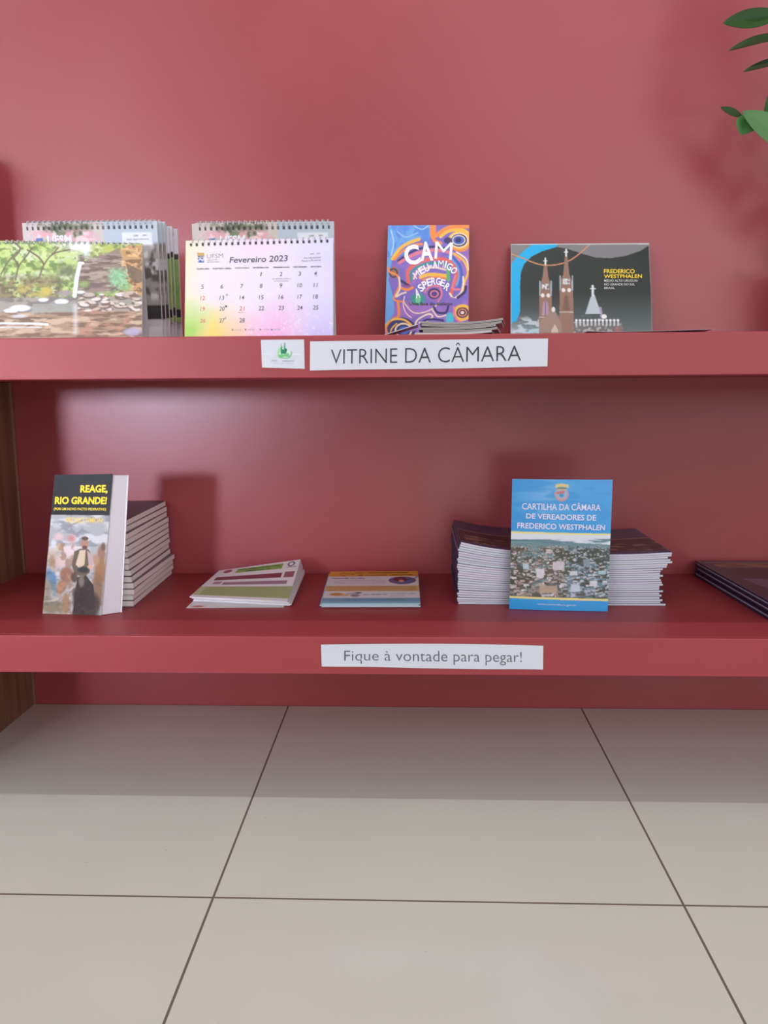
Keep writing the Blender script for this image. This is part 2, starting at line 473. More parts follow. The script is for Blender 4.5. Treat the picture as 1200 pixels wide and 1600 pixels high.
cv.ell(680, 350, 18, 26, (30, 96, 70)); cv.line([(790, 500), (815, 440), (805, 390)], 14, (120, 160, 150))
cv.scribble(360, 695, 860, 700, 12, (150, 160, 175), .6, 4, 20)
sign('paper_sign', 'small white paper sign with a green twin spire emblem left of the long sign',
     ((-.208, ys, .7172), (-.1465, ys, .7172), (-.1465, ys, .6762), (-.2075, ys, .6785)), px, wob(0, 0), [], cv.out(), 66, 46)
o_ = [o for o in COL.objects if o.name.startswith('paper_sign')][-1]
lettering('lettering', quad((-.208, ys, .7172), (-.1465, ys, .7172), (-.1465, ys, .6762), (-.2075, ys, .6785)), homography(px),
          [('PODER LEGISLATIVO', (300, 612), (940, 620), (940, 660), (300, 652), .01)], (112, 128, 135), o_, .0009)

# ------------------------------------------------------------------ desk calendars
def coil(t, P0, P1, n, back, r=.0014, inset=.006):
    """wire loops over the top edge between P0 and P1; 'back' is the thickness they go round"""
    b = MB(); P0 = np.array(P0); P1 = np.array(P1)
    for i in range(n):
        c = P0 + (P1 - P0) * ((i + .5) / n) + np.array((0, back / 2, -.002))
        for dx in (-.0007, .0007):
            pts = [c + np.array((dx, (r + back / 2) * math.cos(a), (r + .0020) * math.sin(a))) for a in np.linspace(-.45, math.pi + .45, 12)]
            b.tube(pts, .00055, 5, (205, 206, 212))
    return b.build('spiral_binding', M_WIRE, t, True)


def holes(cv, p0, p1, n, w, h, c=(48, 46, 52)):
    for i in range(n):
        a = (i + .5) / n; x = p0[0] + (p1[0] - p0[0]) * a; y = p0[1] + (p1[1] - p0[1]) * a
        cv.rect(x - w / 2, y - h / 2, x + w / 2, y + h / 2, c)


def tent(t, tl, tr, br, bl, rbr, rbl, img, nu, nv):
    S = quad(tl, tr, br, bl); b = MB(); b.sheet(S, nu, nv, .0022, img, (236, 236, 240), (228, 228, 232)); b.build('pages', M_SATIN, t)
    e = MB(); off = np.array((0, .0026, -.001))
    a0, a1 = np.array(tl) + off, np.array(tr) + off
    e.sheet(quad(a1, a0, rbl, rbr), 1, 1, .0014, None, (205, 203, 206))                   # sloping back card
    up = np.array((0, 0, .0012))
    e.sheet(quad(np.array(rbl) + up, np.array(rbr) + up, np.array(br) + (0, .004, .0012), np.array(bl) + (0, .004, .0012)), 1, 1, .001, None, (205, 203, 206))   # foot
    e.build('easel_card', M_PAPER, t)
    coil(t, np.array(tl) + (.006, 0, 0), np.array(tr) - (.006, 0, 0), 24, .004)
    return S


Z0 = ZU + .0006
# --- waterfall photograph calendar
px = ((-33, 183), (922, 222), (925, 812), (0, 812))
cv = Canvas(px, 230, 150, (196, 206, 170)); X, Y = cv.X, cv.Y
cv.noise(90, 60, (150, 176, 96), .35, .55, 1, 1); cv.noise(40, 30, (186, 206, 120), .48, .6, .9, 2); cv.noise(26, 22, (96, 120, 62), .52, .62, .85, 3)
cv.ell(540, 235, 150, 60, (236, 240, 238), .95, .7); cv.ell(300, 290, 170, 60, (206, 220, 150), .5, .8)
cv.noise(34, 24, (176, 186, 90), .4, .6, 1, 4, cv.band(600, 200, 790, 320, 40)); cv.noise(30, 26, (120, 130, 60), .5, .62, .8, 5, cv.band(600, 200, 800, 330, 40))
for p in ([(0, 405), (40, 330), (95, 265)], [(105, 445), (118, 360), (160, 300), (205, 235)], [(118, 360), (80, 300)], [(262, 440), (290, 350), (350, 280), (455, 255)],
          [(290, 350), (250, 300), (170, 250)], [(60, 190), (120, 240), (90, 290)], [(340, 285), (380, 240)]):
    cv.line(p, 11, (96, 78, 62), .85)
cv.noise(40, 30, (128, 116, 84), .3, .55, 1, 6, cv.band(-40, 430, 400, 590, 60)); cv.noise(24, 16, (92, 82, 62), .5, .6, .8, 7, cv.band(-40, 430, 420, 590, 50))
cv.noise(50, 30, (176, 160, 84), .45, .58, .9, 8, cv.band(120, 480, 380, 590, 30)); cv.ell(320, 520, 50, 34, (190, 170, 74), .9, .5)
cv.noise(40, 40, (104, 108, 84), .4, .6, .9, 9, cv.band(380, 345, 520, 540, 90))
cl = [(500, 540), (510, 400), (560, 330), (640, 300), (700, 285), (770, 250), (810, 330), (850, 520), (700, 530)]
cv.poly(cl, (138, 118, 108)); m = np.zeros(X.shape); m = cv.band(520, 290, 850, 530, 30)
cv.noise(90, 16, (98, 80, 74), .48, .56, .9, 10, m); cv.noise(70, 14, (172, 156, 142), .54, .62, .8, 11, m)
cv.poly([(780, 270), (830, 235), (925, 235), (925, 580), (870, 560), (850, 500), (820, 380)], (188, 142, 96)); m = cv.band(790, 235, 930, 570, 16)
cv.noise(36, 26, (116, 82, 56), .52, .6, .9, 12, m); cv.noise(30, 20, (222, 180, 128), .55, .65, .9, 13, m); cv.poly([(820, 350), (920, 400), (925, 470), (880, 480), (840, 430)], (104, 84, 70), .9)
cv.ell(770, 440, 66, 70, (120, 170, 124), .95, .5); cv.ell(820, 500, 50, 40, (116, 160, 100), .8, .5); cv.noise(14, 14, (150, 200, 150), .5, .62, .8, 14, cv.band(710, 380, 840, 520, 30)); cv.ell(560, 480, 50, 30, (130, 160, 90), .9, .6)
cv.ell(640, 490, 60, 22, (104, 88, 86), .9, .5); cv.ell(440, 535, 60, 24, (150, 136, 140), .9, .4)
# boulders and pond
cv.rect(-40, 560, 930, 660, (150, 142, 132)); cv.noise(60, 30, (112, 106, 104), .45, .55, .9, 15, cv.band(-40, 555, 540, 660, 16))
r = random.Random(3)
for i in range(75):
    x = r.uniform(520, 925); y = r.uniform(535, 690); w = r.uniform(16, 46); c = r.choice([(206, 188, 178), (186, 168, 156), (222, 208, 204), (196, 170, 150)])
    cv.ell(x + 5, y + 7, w, w * .38, (104, 82, 74), .9); cv.ell(x, y, w, w * .34, c, 1, .3, r.uniform(-.3, .4))
for x, y, w, h in ((150, 625, 84, 24), (90, 640, 60, 16), (420, 588, 54, 20), (300, 575, 40, 14), (540, 530, 30, 12)): cv.ell(x, y + 8, w, h, (116, 112, 118)); cv.ell(x, y, w, h, (222, 224, 232), 1, .3)
cv.rect(-40, 652, 930, 815, (158, 128, 104)); cv.rect(230, 600, 520, 665, (152, 152, 144), .8)
cv.noise(110, 14, (108, 82, 68), .47, .56, .9, 16, cv.band(-40, 655, 930, 815, 10)); cv.noise(80, 18, (196, 168, 142), .52, .62, .9, 17, cv.band(-40, 655, 930, 815, 10))
cv.noise(60, 30, (188, 130, 110), .5, .6, .6, 18, cv.band(540, 640, 860, 800, 30)); cv.ell(865, 778, 66, 28, (168, 158, 190), .95, .4)
cv.line([(-40, 716), (180, 720), (340, 728)], 13, (228, 232, 240), .9); cv.line([(-40, 740), (150, 742), (300, 746)], 8, (216, 220, 226), .8); cv.ell(150, 675, 70, 14, (206, 208, 220), .8, .5)
cv.line([(560, 235), (566, 290)], 34, (226, 236, 246), .8, False, True); cv.line([(528, 348), (512, 440), (503, 552)], 26, (236, 240, 250), 1); cv.line([(545, 345), (525, 345)], 20, (236, 240, 250)); cv.line([(512, 620), (520, 780)], 26, (216, 212, 214), .7, True, True)
holes(cv, (0, 196), (915, 218), 24, 17, 20)
cv.a = cv.a * .86 + 30
t = thing('desk_calendar', 'desk calendar standing as a tent with a waterfall photograph on the upper shelf', 'calendar', (-.49, -.36, ZU))
tent(t, (-.605, -.352, .868), (-.3905, -.355, .861), (-.383, -.40, Z0), (-.598, -.40, Z0), (-.399, -.318, Z0), (-.612, -.316, Z0), cv.out(), 230, 150)

# --- February page calendar
px = ((88, 198), (1113, 185), (1110, 850), (75, 862))
cv = Canvas(px, 234, 150, (240, 238, 246)); nx = fbm(cv.X / 260, cv.Y / 200, 5); ny = cv.Y + 160 * (nx - .5); xx = cv.X + 200 * (fbm(cv.X / 240, cv.Y / 240, 9) - .5)
g = lambda a, lo, hi: np.clip((a - lo) / (hi - lo), 0, 1)
cv.mix(g(-xx, -330, -60), (240, 242, 176), .75); cv.mix(g(ny, 560, 840) * g(-xx, -330, -120), (170, 224, 106), .95)
cv.mix(g(ny, 560, 820) * g(-np.abs(xx - 300), -170, -30), (250, 226, 120), .9); cv.mix(g(ny, 620, 850) * g(-np.abs(xx - 480), -200, -40), (248, 200, 176), .8)
cv.mix(g(ny, 560, 850) * g(-np.abs(xx - 700), -260, -60), (246, 182, 226), .9); cv.mix(g(ny, 600, 850) * g(xx, 820, 1000), (196, 178, 240), .9)
cv.mix(g(xx, 700, 1100), (218, 224, 250), .7); cv.mix(g(-ny, -420, -200) * g(-np.abs(xx - 620), -260, -60), (250, 226, 240), .7)
cv.noise(16, 16, (255, 250, 255), .62, .7, .5, 3, g(ny, 640, 800) * (cv.X > 480))
holes(cv, (106, 229), (1090, 208), 24, 15, 20)
# emblem
cv.rect(170, 283, 218, 305, (214, 180, 110)); cv.rect(172, 305, 216, 352, (60, 104, 176)); cv.line([(174, 345), (190, 325), (205, 340), (216, 318)], 9, (226, 232, 244)); cv.line([(172, 318), (214, 312)], 7, (226, 214, 150))
cv.scribble(240, 336, 306, 333, 5, (120, 118, 120), .6, 1, 8); cv.scribble(240, 350, 326, 347, 5, (120, 118, 120), .6, 2, 8)
for x0, x1, y in ((168, 248, 396), (278, 404, 394), (434, 528, 391), (558, 668, 389), (698, 806, 387), (834, 930, 385), (958, 1026, 383)): cv.scribble(x0, y, x1, y - 1, 9, (100, 98, 110), .75, int(x0), 8)
cv.line([(955, 297), (975, 294)], 7, (130, 128, 140), .6); cv.line([(1000, 294), (1018, 292)], 7, (130, 128, 140), .6)
cv.scribble(686, 467, 818, 465, 5, (130, 128, 140), .7, 3, 8); cv.scribble(700, 482, 800, 480, 5, (130, 128, 140), .7, 6, 8)
cv.line([(455, 696), (500, 694)], 3, (190, 120, 120), .7, False)
for x, y in ((412, 813), (502, 811), (606, 810), (684, 810)): cv.ell(x, y, 5, 5, (90, 84, 100)); cv.scribble(x + 16, y, x + 60, y, 5, (150, 140, 160), .6, x, 9)
cv.ell(368, 652, 7, 7, (60, 56, 66)); cv.ring(374, 574, 5, 6, 3, (110, 106, 116)); cv.line([(360, 738), (366, 726)], 4, (90, 86, 96), 1, False)
cv.a = cv.a * np.array((.95, .92, .965))
t = thing('desk_calendar', 'desk calendar standing as a tent open at the pastel Fevereiro 2023 page', 'calendar', (-.215, -.36, ZU))
S = tent(t, (-.3255, -.355, .864), (-.1085, -.355, .865), (-.1065, -.40, Z0), (-.321, -.40, Z0), (-.1095, -.318, Z0), (-.327, -.318, Z0), cv.out(), 234, 150)
H = homography(px); days = []; red = []
colx = (203, 338, 478, 612, 750, 880, 990); ry = (438, 518, 596, 671, 752)
for k in range(28):
    d = k + 1; w = (k + 3) % 7; row = (k + 3) // 7; tx = str(d); ww = 13 if d == 1 else 19 if d < 10 else 33 if d < 20 and d != 11 else 38
    if d == 11: ww = 28
    q = box4(colx[w] - ww / 2, ry[row] - 14 - (w - .5) * 1.7, colx[w] + ww / 2, ry[row] + 15 - (w - .5) * 1.7, -.012)
    if d in (12, 19, 21, 26): red.append((tx,) + q + (.004, .12))
    else: days.append((tx,) + q + (.004, .12))
DK = (98, 92, 108); GY = (132, 126, 136)
for it in days: lettering('day_number', S, H, [it], DK, t)
for it in red: lettering('day_number', S, H, [it], (204, 112, 100), t)['label'] = 'red day number'
lettering('month_print', S, H, [('Fevereiro 2023', (394, 314), (798, 302), (798, 345), (392, 356), .012, .1)], DK, t)
lettering('emblem_print', S, H, [('UFSM', (236, 294), (348, 289), (348, 319), (236, 324), -.01)], GY, t)
lettering('motto_print', S, H, [('Ano Internacional', (908, 316), (1026, 311), (1026, 324), (908, 329)), ('Pense e Preserve', (894, 336), (1026, 331), (1026, 344), (894, 349))], GY, t)

# --- folded calendars standing behind
def cover_art(kind):
    # frame: 0..1000 across, 0..700 down, the page hung on its board
    c = Canvas(((0, 0), (1000, 0), (1000, 700), (0, 700)), 150, 100, (206, 208, 214))
    if kind == 'cover':
        c.rect(0, 0, 600, 700, (206, 198, 192)); c.noise(120, 70, (120, 128, 96), .36, .5, .95, 1, c.band(130, -50, 500, 120, 60)); c.noise(60, 40, (78, 88, 66), .5, .6, .8, 2, c.band(150, -50, 500, 110, 50))
        c.noise(60, 40, (226, 170, 182), .42, .55, .95, 3, c.band(40, 60, 560, 260, 40)); c.noise(40, 40, (250, 226, 230), .5, .62, .8, 4, c.band(40, 60, 560, 260, 40))
        c.rect(600, 0, 1000, 700, (186, 198, 210)); c.rect(735, 78, 952, 250, (226, 230, 240)); c.line([(820, 104), (850, 102)], 8, (120, 122, 136), .8); c.line([(890, 102), (915, 100)], 8, (120, 122, 136), .8); c.scribble(770, 130, 930, 128, 10, (130, 130, 144), .6, 3, 16)
        c.rect(860, 170, 1000, 700, (150, 144, 140), .9); c.noise(60, 120, (86, 80, 80), .45, .58, .9, 5, c.band(860, 160, 1000, 700, 30)); c.noise(50, 60, (206, 204, 206), .55, .66, .9, 6, c.band(860, 160, 1000, 560, 30)); c.rect(860, 600, 1000, 700, (46, 42, 44), .9)
        c.rect(100, 112, 150, 170, (70, 110, 180), .9)
    elif kind == 'green':
        c.rect(0, 0, 1000, 190, (214, 214, 224)); c.rect(0, 190, 1000, 700, (134, 166, 92)); c.noise(90, 90, (104, 130, 72), .45, .6, .9, 7, c.band(-10, 190, 1010, 710, 10)); c.rect(960, 190, 1000, 230, (60, 64, 60)); c.rect(960, 600, 1000, 660, (40, 42, 44))
    else:
        c.rect(0, 0, 1000, 700, (238, 238, 244)); c.scribble(810, 70, 900, 66, 8, (110, 108, 120), .7, 3, 14)
        for y in (95, 112): c.scribble(760, y, 930, y - 4, 10, (110, 108, 120), .7, y, 14)
    holes(c, (20, 42), (980, 42), 24, 15, 24)
    return c.out()


ART = {k: cover_art(k) for k in ('cover', 'green', 'page')}


def folded(label, xl, xr, yf, zt, art, tilt=0.0, group=None, pic=True):
    t = thing('desk_calendar', label, 'calendar', ((xl + xr) / 2, yf, ZU), group)
    zb = ZU + .0005; dz = .146 if art != 'page' else zt - zb - .004
    sl = .0006                                                            # stands a little back from the vertical
    fr = lambda x, z, dy: (x + tilt * (z - zb), yf + dy + sl * (z - zb) / .18, z)
    b = MB(); b.sheet(quad(fr(xl, zt - .001, .0035), fr(xr, zt - .001, .0035), fr(xr, zb, .0035), fr(xl, zb, .0035)), 1, 1, .0018, None, (216, 216, 222)); b.build('easel_board', M_PAPER, t)
    S = quad(fr(xl, zt, 0), fr(xr, zt, 0), fr(xr, zt - dz, 0), fr(xl, zt - dz, 0))
    b = MB(); b.sheet(S, 150, 100, .0031, ART[art], (226, 226, 230), (222, 223, 228)); b.build('pages', M_SATIN, t)
    coil(t, fr(xl + .005, zt, 0), fr(xr - .005, zt, 0), 24, .0052, .003)
    if art == 'cover':
        lettering('lettering', S, homography(((0, 0), (1000, 0), (1000, 700), (0, 700))), [('UFSM', (180, 92), (362, 88), (362, 150), (180, 154), .025)], (236, 238, 244), t)
    return t


row = 'folded desk calendars behind the waterfall calendar'
specs = [(-.595, -.3845, -.2985, .9035, 'cover', 'folded desk calendar with pink blossom cover, nearest of the row behind the waterfall calendar'),
         (-.5925, -.3815, -.2885, .9045, 'cover', 'folded desk calendar, its right edge just showing behind the left blossom cover one'),
         (-.590, -.3785, -.2785, .9065, 'cover', 'folded desk calendar with highest coil in the left row, before the green edged ones'),
         (-.587, -.3760, -.2685, .8995, 'green', 'folded desk calendar with green picture edge, nearest of the three green edged ones'),
         (-.584, -.3735, -.2585, .9035, 'green', 'folded desk calendar with green picture edge, middle of the three green edged ones'),
         (-.580, -.3680, -.2485, .9015, 'green', 'folded desk calendar with green picture edge, rearmost of the three green edged ones')]
for xl, xr, yf, zt, art, lab in specs: folded(lab, xl, xr, yf, zt, art, 0, row)
row2 = 'folded desk calendars behind the Fevereiro calendar'
folded('folded desk calendar with pink blossom cover directly behind the Fevereiro 2023 calendar', -.3265, -.1125, -.2985, .8995, 'cover', 0, row2)
folded('rearmost folded desk calendar behind the Fevereiro one, its left edge just showing', -.3335, -.120, -.2885, .9005, 'cover', 0, row2)

# ------------------------------------------------------------------ CAM booklet leaning on the wall
px = ((128, 105), (735, 103), (733, 985), (93, 985))
cv = Canvas(px, 140, 200, (128, 110, 196)); LB, BL, NV, PU, OR, YE, PK, CR, TE = (110, 168, 232), (70, 110, 200), (62, 56, 110), (150, 110, 190), (240, 146, 84), (244, 190, 84), (226, 130, 150), (248, 226, 196), (70, 150, 150)
cv.noise(120, 120, (168, 120, 200), .45, .6, .8, 1); cv.poly([(120, 100), (470, 100), (440, 200), (330, 210), (220, 260), (160, 330), (130, 500), (170, 640), (170, 740), (95, 860)], LB)
cv.noise(60, 80, (90, 140, 226), .48, .6, .9, 2, cv.band(90, 100, 440, 330, 20)); cv.line([(150, 140), (170, 230), (150, 320)], 10, (170, 206, 244)); cv.line([(320, 110), (380, 135), (430, 110)], 8, (170, 206, 244)); cv.line([(200, 150), (260, 190), (350, 160)], 10, (150, 190, 240))
# hair curls, right eye-like rosette
cv.line([(455, 110), (455, 170), (480, 220), (520, 235)], 26, OR); cv.line([(470, 110), (480, 180), (530, 150), (600, 120), (735, 115)], 30, OR); cv.line([(520, 190), (580, 150), (680, 140), (735, 170)], 22, YE)
cv.ell(660, 215, 84, 66, YE); cv.ell(658, 215, 70, 54, CR); cv.ell(658, 215, 60, 46, NV); cv.ell(656, 214, 50, 37, CR); cv.ell(656, 214, 42, 30, BL); cv.ell(652, 214, 22, 18, NV); cv.ell(575, 215, 30, 22, NV, .9)
cv.line([(735, 250), (700, 285), (640, 285), (600, 262)], 16, OR); cv.line([(160, 345), (220, 270), (290, 230), (360, 206)], 24, YE); cv.line([(175, 350), (240, 290), (320, 250), (380, 240)], 18, OR)
cv.line([(205, 360), (280, 310), (360, 275), (470, 260), (560, 275)], 16, NV); cv.line([(210, 375), (290, 330), (370, 300), (470, 285), (580, 300), (660, 360)], 22, PK); cv.line([(260, 400), (330, 350), (450, 320), (560, 335)], 14, PU)
cv.line([(620, 310), (690, 360), (725, 440), (700, 520), (690, 590)], 16, YE); cv.line([(640, 300), (710, 350), (730, 430)], 12, CR); cv.line([(600, 320), (660, 390), (680, 470), (660, 550)], 20, BL); cv.line([(580, 330), (640, 400), (655, 480), (640, 540)], 14, LB)
# head outline with the coloured brain paths
cv.line([(280, 520), (275, 440), (330, 385), (440, 350), (560, 355), (620, 400), (640, 470), (610, 560), (600, 600)], 26, (228, 110, 104)); cv.line([(300, 500), (300, 450), (350, 405), (440, 378), (550, 385), (600, 430)], 18, TE)
cv.line([(320, 490), (360, 430), (470, 410), (570, 430)], 14, CR, .9); cv.line([(370, 480), (440, 460), (560, 470)], 26, YE); cv.line([(390, 500), (480, 478), (560, 490)], 14, OR); cv.line([(575, 430), (580, 500)], 26, (104, 180, 120)); cv.line([(630, 470), (610, 560), (660, 570)], 16, PK)
cv.line([(590, 600), (620, 635), (670, 600), (690, 540), (690, 480)], 14, CR); cv.line([(650, 630), (700, 590), (710, 550)], 20, NV); cv.ell(350, 640, 54, 46, TE); cv.ell(350, 640, 20, 30, (120, 200, 150))
cv.ell(470, 600, 66, 56, PU); cv.ell(472, 600, 46, 40, NV); cv.ell(474, 602, 34, 28, PK); cv.ell(474, 602, 22, 18, (90, 70, 150)); cv.line([(400, 590), (440, 550), (510, 550), (530, 610), (500, 660)], 12, PK)
# face profile at left
cv.ell(170, 445, 40, 42, (160, 120, 90)); cv.ring(168, 448, 28, 30, 10, NV); cv.line([(128, 410), (140, 440), (200, 470), (210, 540), (170, 630), (190, 650), (250, 660)], 14, OR); cv.line([(215, 500), (250, 520), (280, 540)], 18, NV); cv.line([(210, 480), (215, 560), (185, 620), (225, 600), (260, 590)], 12, CR)
cv.line([(230, 560), (270, 570), (310, 555)], 20, OR); cv.line([(240, 540), (290, 545)], 14, (150, 80, 130)); cv.line([(200, 660), (205, 760), (160, 790), (110, 840)], 20, OR); cv.line([(240, 680), (270, 740), (310, 780)], 20, PU); cv.line([(250, 670), (320, 740), (420, 730), (500, 680)], 8, CR); cv.line([(250, 620), (240, 680), (260, 740), (300, 775)], 8, (250, 210, 220))
cv.ell(225, 865, 110, 90, NV, .9); cv.line([(110, 830), (160, 790), (240, 790), (300, 830)], 16, YE); cv.ell(240, 870, 66, 56, CR); cv.ell(240, 870, 54, 44, NV); cv.ell(244, 870, 40, 30, BL); cv.line([(120, 900), (110, 850), (140, 800)], 14, OR); cv.line([(140, 920), (150, 860), (190, 820)], 10, YE)
cv.line([(330, 830), (350, 790), (430, 750), (460, 770), (420, 800), (360, 815)], 12, CR); cv.line([(350, 850), (400, 800), (470, 790), (540, 800)], 16, NV); cv.line([(470, 700), (500, 740), (560, 740), (580, 690)], 16, NV); cv.line([(460, 720), (500, 770), (560, 760)], 10, CR)
cv.ell(590, 790, 30, 50, (80, 190, 220)); cv.ell(685, 742, 70, 62, YE); cv.ell(685, 742, 46, 40, NV); cv.ring(685, 742, 30, 26, 9, OR); cv.ell(685, 742, 14, 12, CR); cv.line([(620, 700), (640, 790), (700, 820)], 14, PK); cv.line([(540, 720), (580, 640), (630, 640)], 14, PU)
cv.line([(300, 860), (420, 840), (560, 850), (730, 830)], 40, (150, 120, 200)); cv.rect(90, 915, 740, 990, (150, 120, 190), .5)
t = thing('booklet', 'tall booklet with colourful swirl painting cover titled CAM leaning on the wall', 'booklet', (.035, -.08, ZU))
S = quad((-.0385, -.019, .945), (.111, -.019, .944), (.107, -.087, ZU + .001), (-.0445, -.087, ZU + .001))
b = MB(); b.sheet(S, 140, 200, .0009, cv.out(), (150, 130, 190), (170, 150, 190)); b.build('front_cover', M_SATIN, t)
b = MB(); b.sheet(shifted(quad((-.0375, -.019, .9442), (.1102, -.019, .9432), (.1062, -.087, ZU + .002), (-.0435, -.087, ZU + .002)), -.0011), 2, 2, .004, None, (226, 224, 228)); b.build('page_block', M_PAPER, t)
b = MB(); b.sheet(shifted(S, -.0053), 2, 2, .0008, None, (150, 130, 190)); b.build('back_cover', M_SATIN, t)
H = homography(px); W = []
for ch, x, y, w, h, a in (('C', 306, 318, 118, 146, -10), ('A', 414, 292, 98, 140, -4), ('M', 544, 288, 132, 126, 4)): W.append((ch,) + rot4(x, y, w, h, a) + (.0 if ch == 'M' else .035,))
for ch, x, y, a in (('M', 340, 460, -38), ('E', 378, 430, -30), ('U', 416, 412, -22), ('-', 446, 398, -12), ('A', 480, 390, -4), ('M', 524, 384, 2), ('I', 560, 388, 14), ('G', 588, 404, 28), ('O', 622, 432, 50)):
    W.append((ch,) + rot4(x, y, 12 if ch == 'I' else 22 if ch == '-' else 40, 10 if ch == '-' else 54, a) + (.0 if ch == 'M' else .03,))
for ch, x, y, a, h in (('A', 345, 598, -14, 66), ('S', 372, 558, -36, 52), ('P', 402, 535, -26, 50), ('E', 434, 518, -14, 50), ('R', 468, 510, -4, 50), ('G', 504, 510, 4, 48), ('E', 538, 522, 14, 46), ('R', 572, 552, 34, 50)):
    W.append((ch,) + rot4(x, y, 35, h + 6, a) + (.03,))
lettering('title_lettering', S, H, W, (244, 244, 250), t)
lettering('subtitle_lettering', S, H, [('Uma face do autismo', (284, 662), (612, 664), (612, 688), (284, 686), .02)], (78, 70, 40), t)

# leaflets lying in front of it
for i in range(5):
    t = thing('leaflet', ['folded white leaflet, lowest under the swirl cover booklet', 'folded glossy leaflet, second from the bottom in front of the swirl cover booklet',
              'folded glossy leaflet, third from the bottom in front of the swirl cover booklet', 'folded glossy leaflet, second from the top in front of the swirl cover booklet',
              'folded glossy leaflet with upturned right corner, topmost in front of the swirl cover booklet'][i], 'leaflet', (.08, -.33, ZU), 'leaflets lying before the CAM booklet')
    z = ZU + .0022 + i * .0036; dx = (.0, .004, -.002, .002, .0)[i]
    def bul(u, v, i=i): return (0 * u, 0 * u, .0055 * np.clip((u - .45) / .55, 0, 1) ** 2 * (.5 + .12 * i) + (.0018 if i > 2 else .0) * np.clip((.35 - u) / .35, 0, 1) ** 1.5)
    xl = .018 if i else .010
    for k, nm in enumerate(('inner_fold', 'outer_fold')):
        S = quad((xl + dx + .002, -.285, z + k * .0016), (.150 + dx - (4 - i) * .0035, -.285, z + k * .0016), (.136 + dx - (4 - i) * .004, -.388, z + k * .0016), (xl + dx, -.388, z + k * .0016), bul)
        c = Canvas(((0, 0), (100, 0), (100, 60), (0, 60)), 30, 18, (176, 172, 176)); c.noise(20, 12, (96, 92, 104), .45, .58, .9, i); c.noise(16, 14, (120, 140, 190), .55, .65, .8, i + 9)
        b = MB(); b.sheet(S, 30, 18, .0013, c.out(), (150, 146, 148), (168, 164, 164) if i else (220, 220, 224), (130, 128, 134)); b.build(nm, M_GLOSS, t, False)
t = thing('leaflet', 'pale loose leaflet sloping up to the left end of the glossy leaflet pile', 'leaflet', (-.0, -.33, ZU))
S = quad((-.036, -.29, ZU + .0035), (.0145, -.29, ZU + .019), (.0145, -.392, ZU + .016), (-.033, -.394, ZU + .0016))
b = MB(); b.sheet(S, 8, 4, .001, None, (222, 222, 230), (206, 206, 214), (206, 208, 220)); b.build('sheet', M_GLOSS, t)

# ------------------------------------------------------------------ church booklet leaning on the wall
px = ((68, 72), (808, 68), (822, 610), (66, 617))
cv = Canvas(px, 224, 150, (46, 52, 50)); Y = cv.Y; X = cv.X
cv.mix(np.clip((Y - 330) / 230, 0, 1), (108, 122, 126), .9); cv.mix(np.clip((Y - 440) / 120, 0, 1) * np.clip((420 - X) / 380, 0, 1), (170, 190, 206), .8)
cv.poly([(60, 60), (840, 60), (815, 76), (760, 112), (680, 140), (600, 152), (520, 148), (440, 124), (370, 100), (310, 90)], (128, 128, 132))
cv.poly([(60, 190), (60, 60), (330, 60), (310, 92), (240, 112), (180, 142), (140, 182), (122, 230), (118, 300), (118, 440), (100, 490), (66, 500)], (24, 176, 236))
cv.poly([(60, 60), (215, 60), (150, 100), (95, 150), (66, 190), (60, 190)], (132, 130, 132))
cv.line([(64, 124), (130, 150), (220, 184), (300, 188), (370, 170), (430, 132), (490, 78)], 7, (204, 140, 104))
cv.noise(40, 20, (208, 222, 232), .5, .6, .8, 4, cv.band(70, 470, 560, 620, 30)); cv.noise(60, 60, (150, 210, 240), .5, .6, .6, 6, cv.band(60, 490, 260, 620, 30))
BR = (150, 116, 102)
for x0, x1, yt, ys_, ysh in ((222, 286, 160, 245, 290), (330, 400, 112, 230, 262)):
    xm = (x0 + x1) / 2; cv.poly([(xm - 4, yt), (xm + 4, yt), (xm + 16, ys_ + 10), (x1, ysh + 20), (x1 + 6, 620), (x0 - 4, 620), (x0, ysh + 20), (xm - 16, ys_ + 10)], BR)
    cv.line([(xm, yt - 8), (xm, yt + 26)], 9, (222, 228, 232), 1, False); cv.line([(xm - 8, yt + 6), (xm + 8, yt + 6)], 6, (222, 228, 232), 1, False)
    for xx in (x0 + 2, x1 - 2): cv.line([(xx, ysh - 14), (xx, ysh + 60)], 8, (160, 186, 200), .9, False)
    cv.rect(xm - 18, ysh, xm + 18, ysh + 30, (214, 220, 224)); cv.noise(8, 8, (90, 80, 84), .5, .55, .8, 8, cv.band(xm - 18, ysh, xm + 18, ysh + 30))
    cv.ell(xm - 15, ysh + 62, 10, 11, (232, 230, 226)); cv.ell(xm + 15, ysh + 62, 10, 11, (232, 230, 226))
    cv.poly([(xm - 20, ysh + 170), (xm - 12, ysh + 100), (xm, ysh + 86), (xm + 12, ysh + 100), (xm + 20, ysh + 170)], (176, 148, 176) if x0 < 300 else (128, 98, 88))
    cv.line([(xm, ysh + 90), (xm, ysh + 170)], 5, (110, 84, 80), .8, False); cv.line([(x0, ysh + 180), (x1, ysh + 180)], 6, (200, 196, 190), .8, False)
cv.poly([(220, 500), (296, 420), (340, 500), (340, 620), (220, 620)], (160, 134, 124)); cv.ell(296, 428, 10, 14, (226, 228, 228)); cv.poly([(285, 620), (285, 540), (304, 505), (322, 540), (322, 620)], (200, 190, 176)); cv.rect(220, 550, 410, 620, (140, 116, 108), .6)
cv.poly([(465, 452), (492, 365), (502, 350), (515, 350), (528, 390), (552, 452)], (186, 200, 210)); cv.line([(505, 302), (505, 352)], 13, (214, 224, 230), 1, False); cv.line([(494, 316), (518, 316)], 7, (214, 224, 230), 1, False); cv.line([(545, 420), (552, 468)], 14, (170, 170, 190), .9, False)
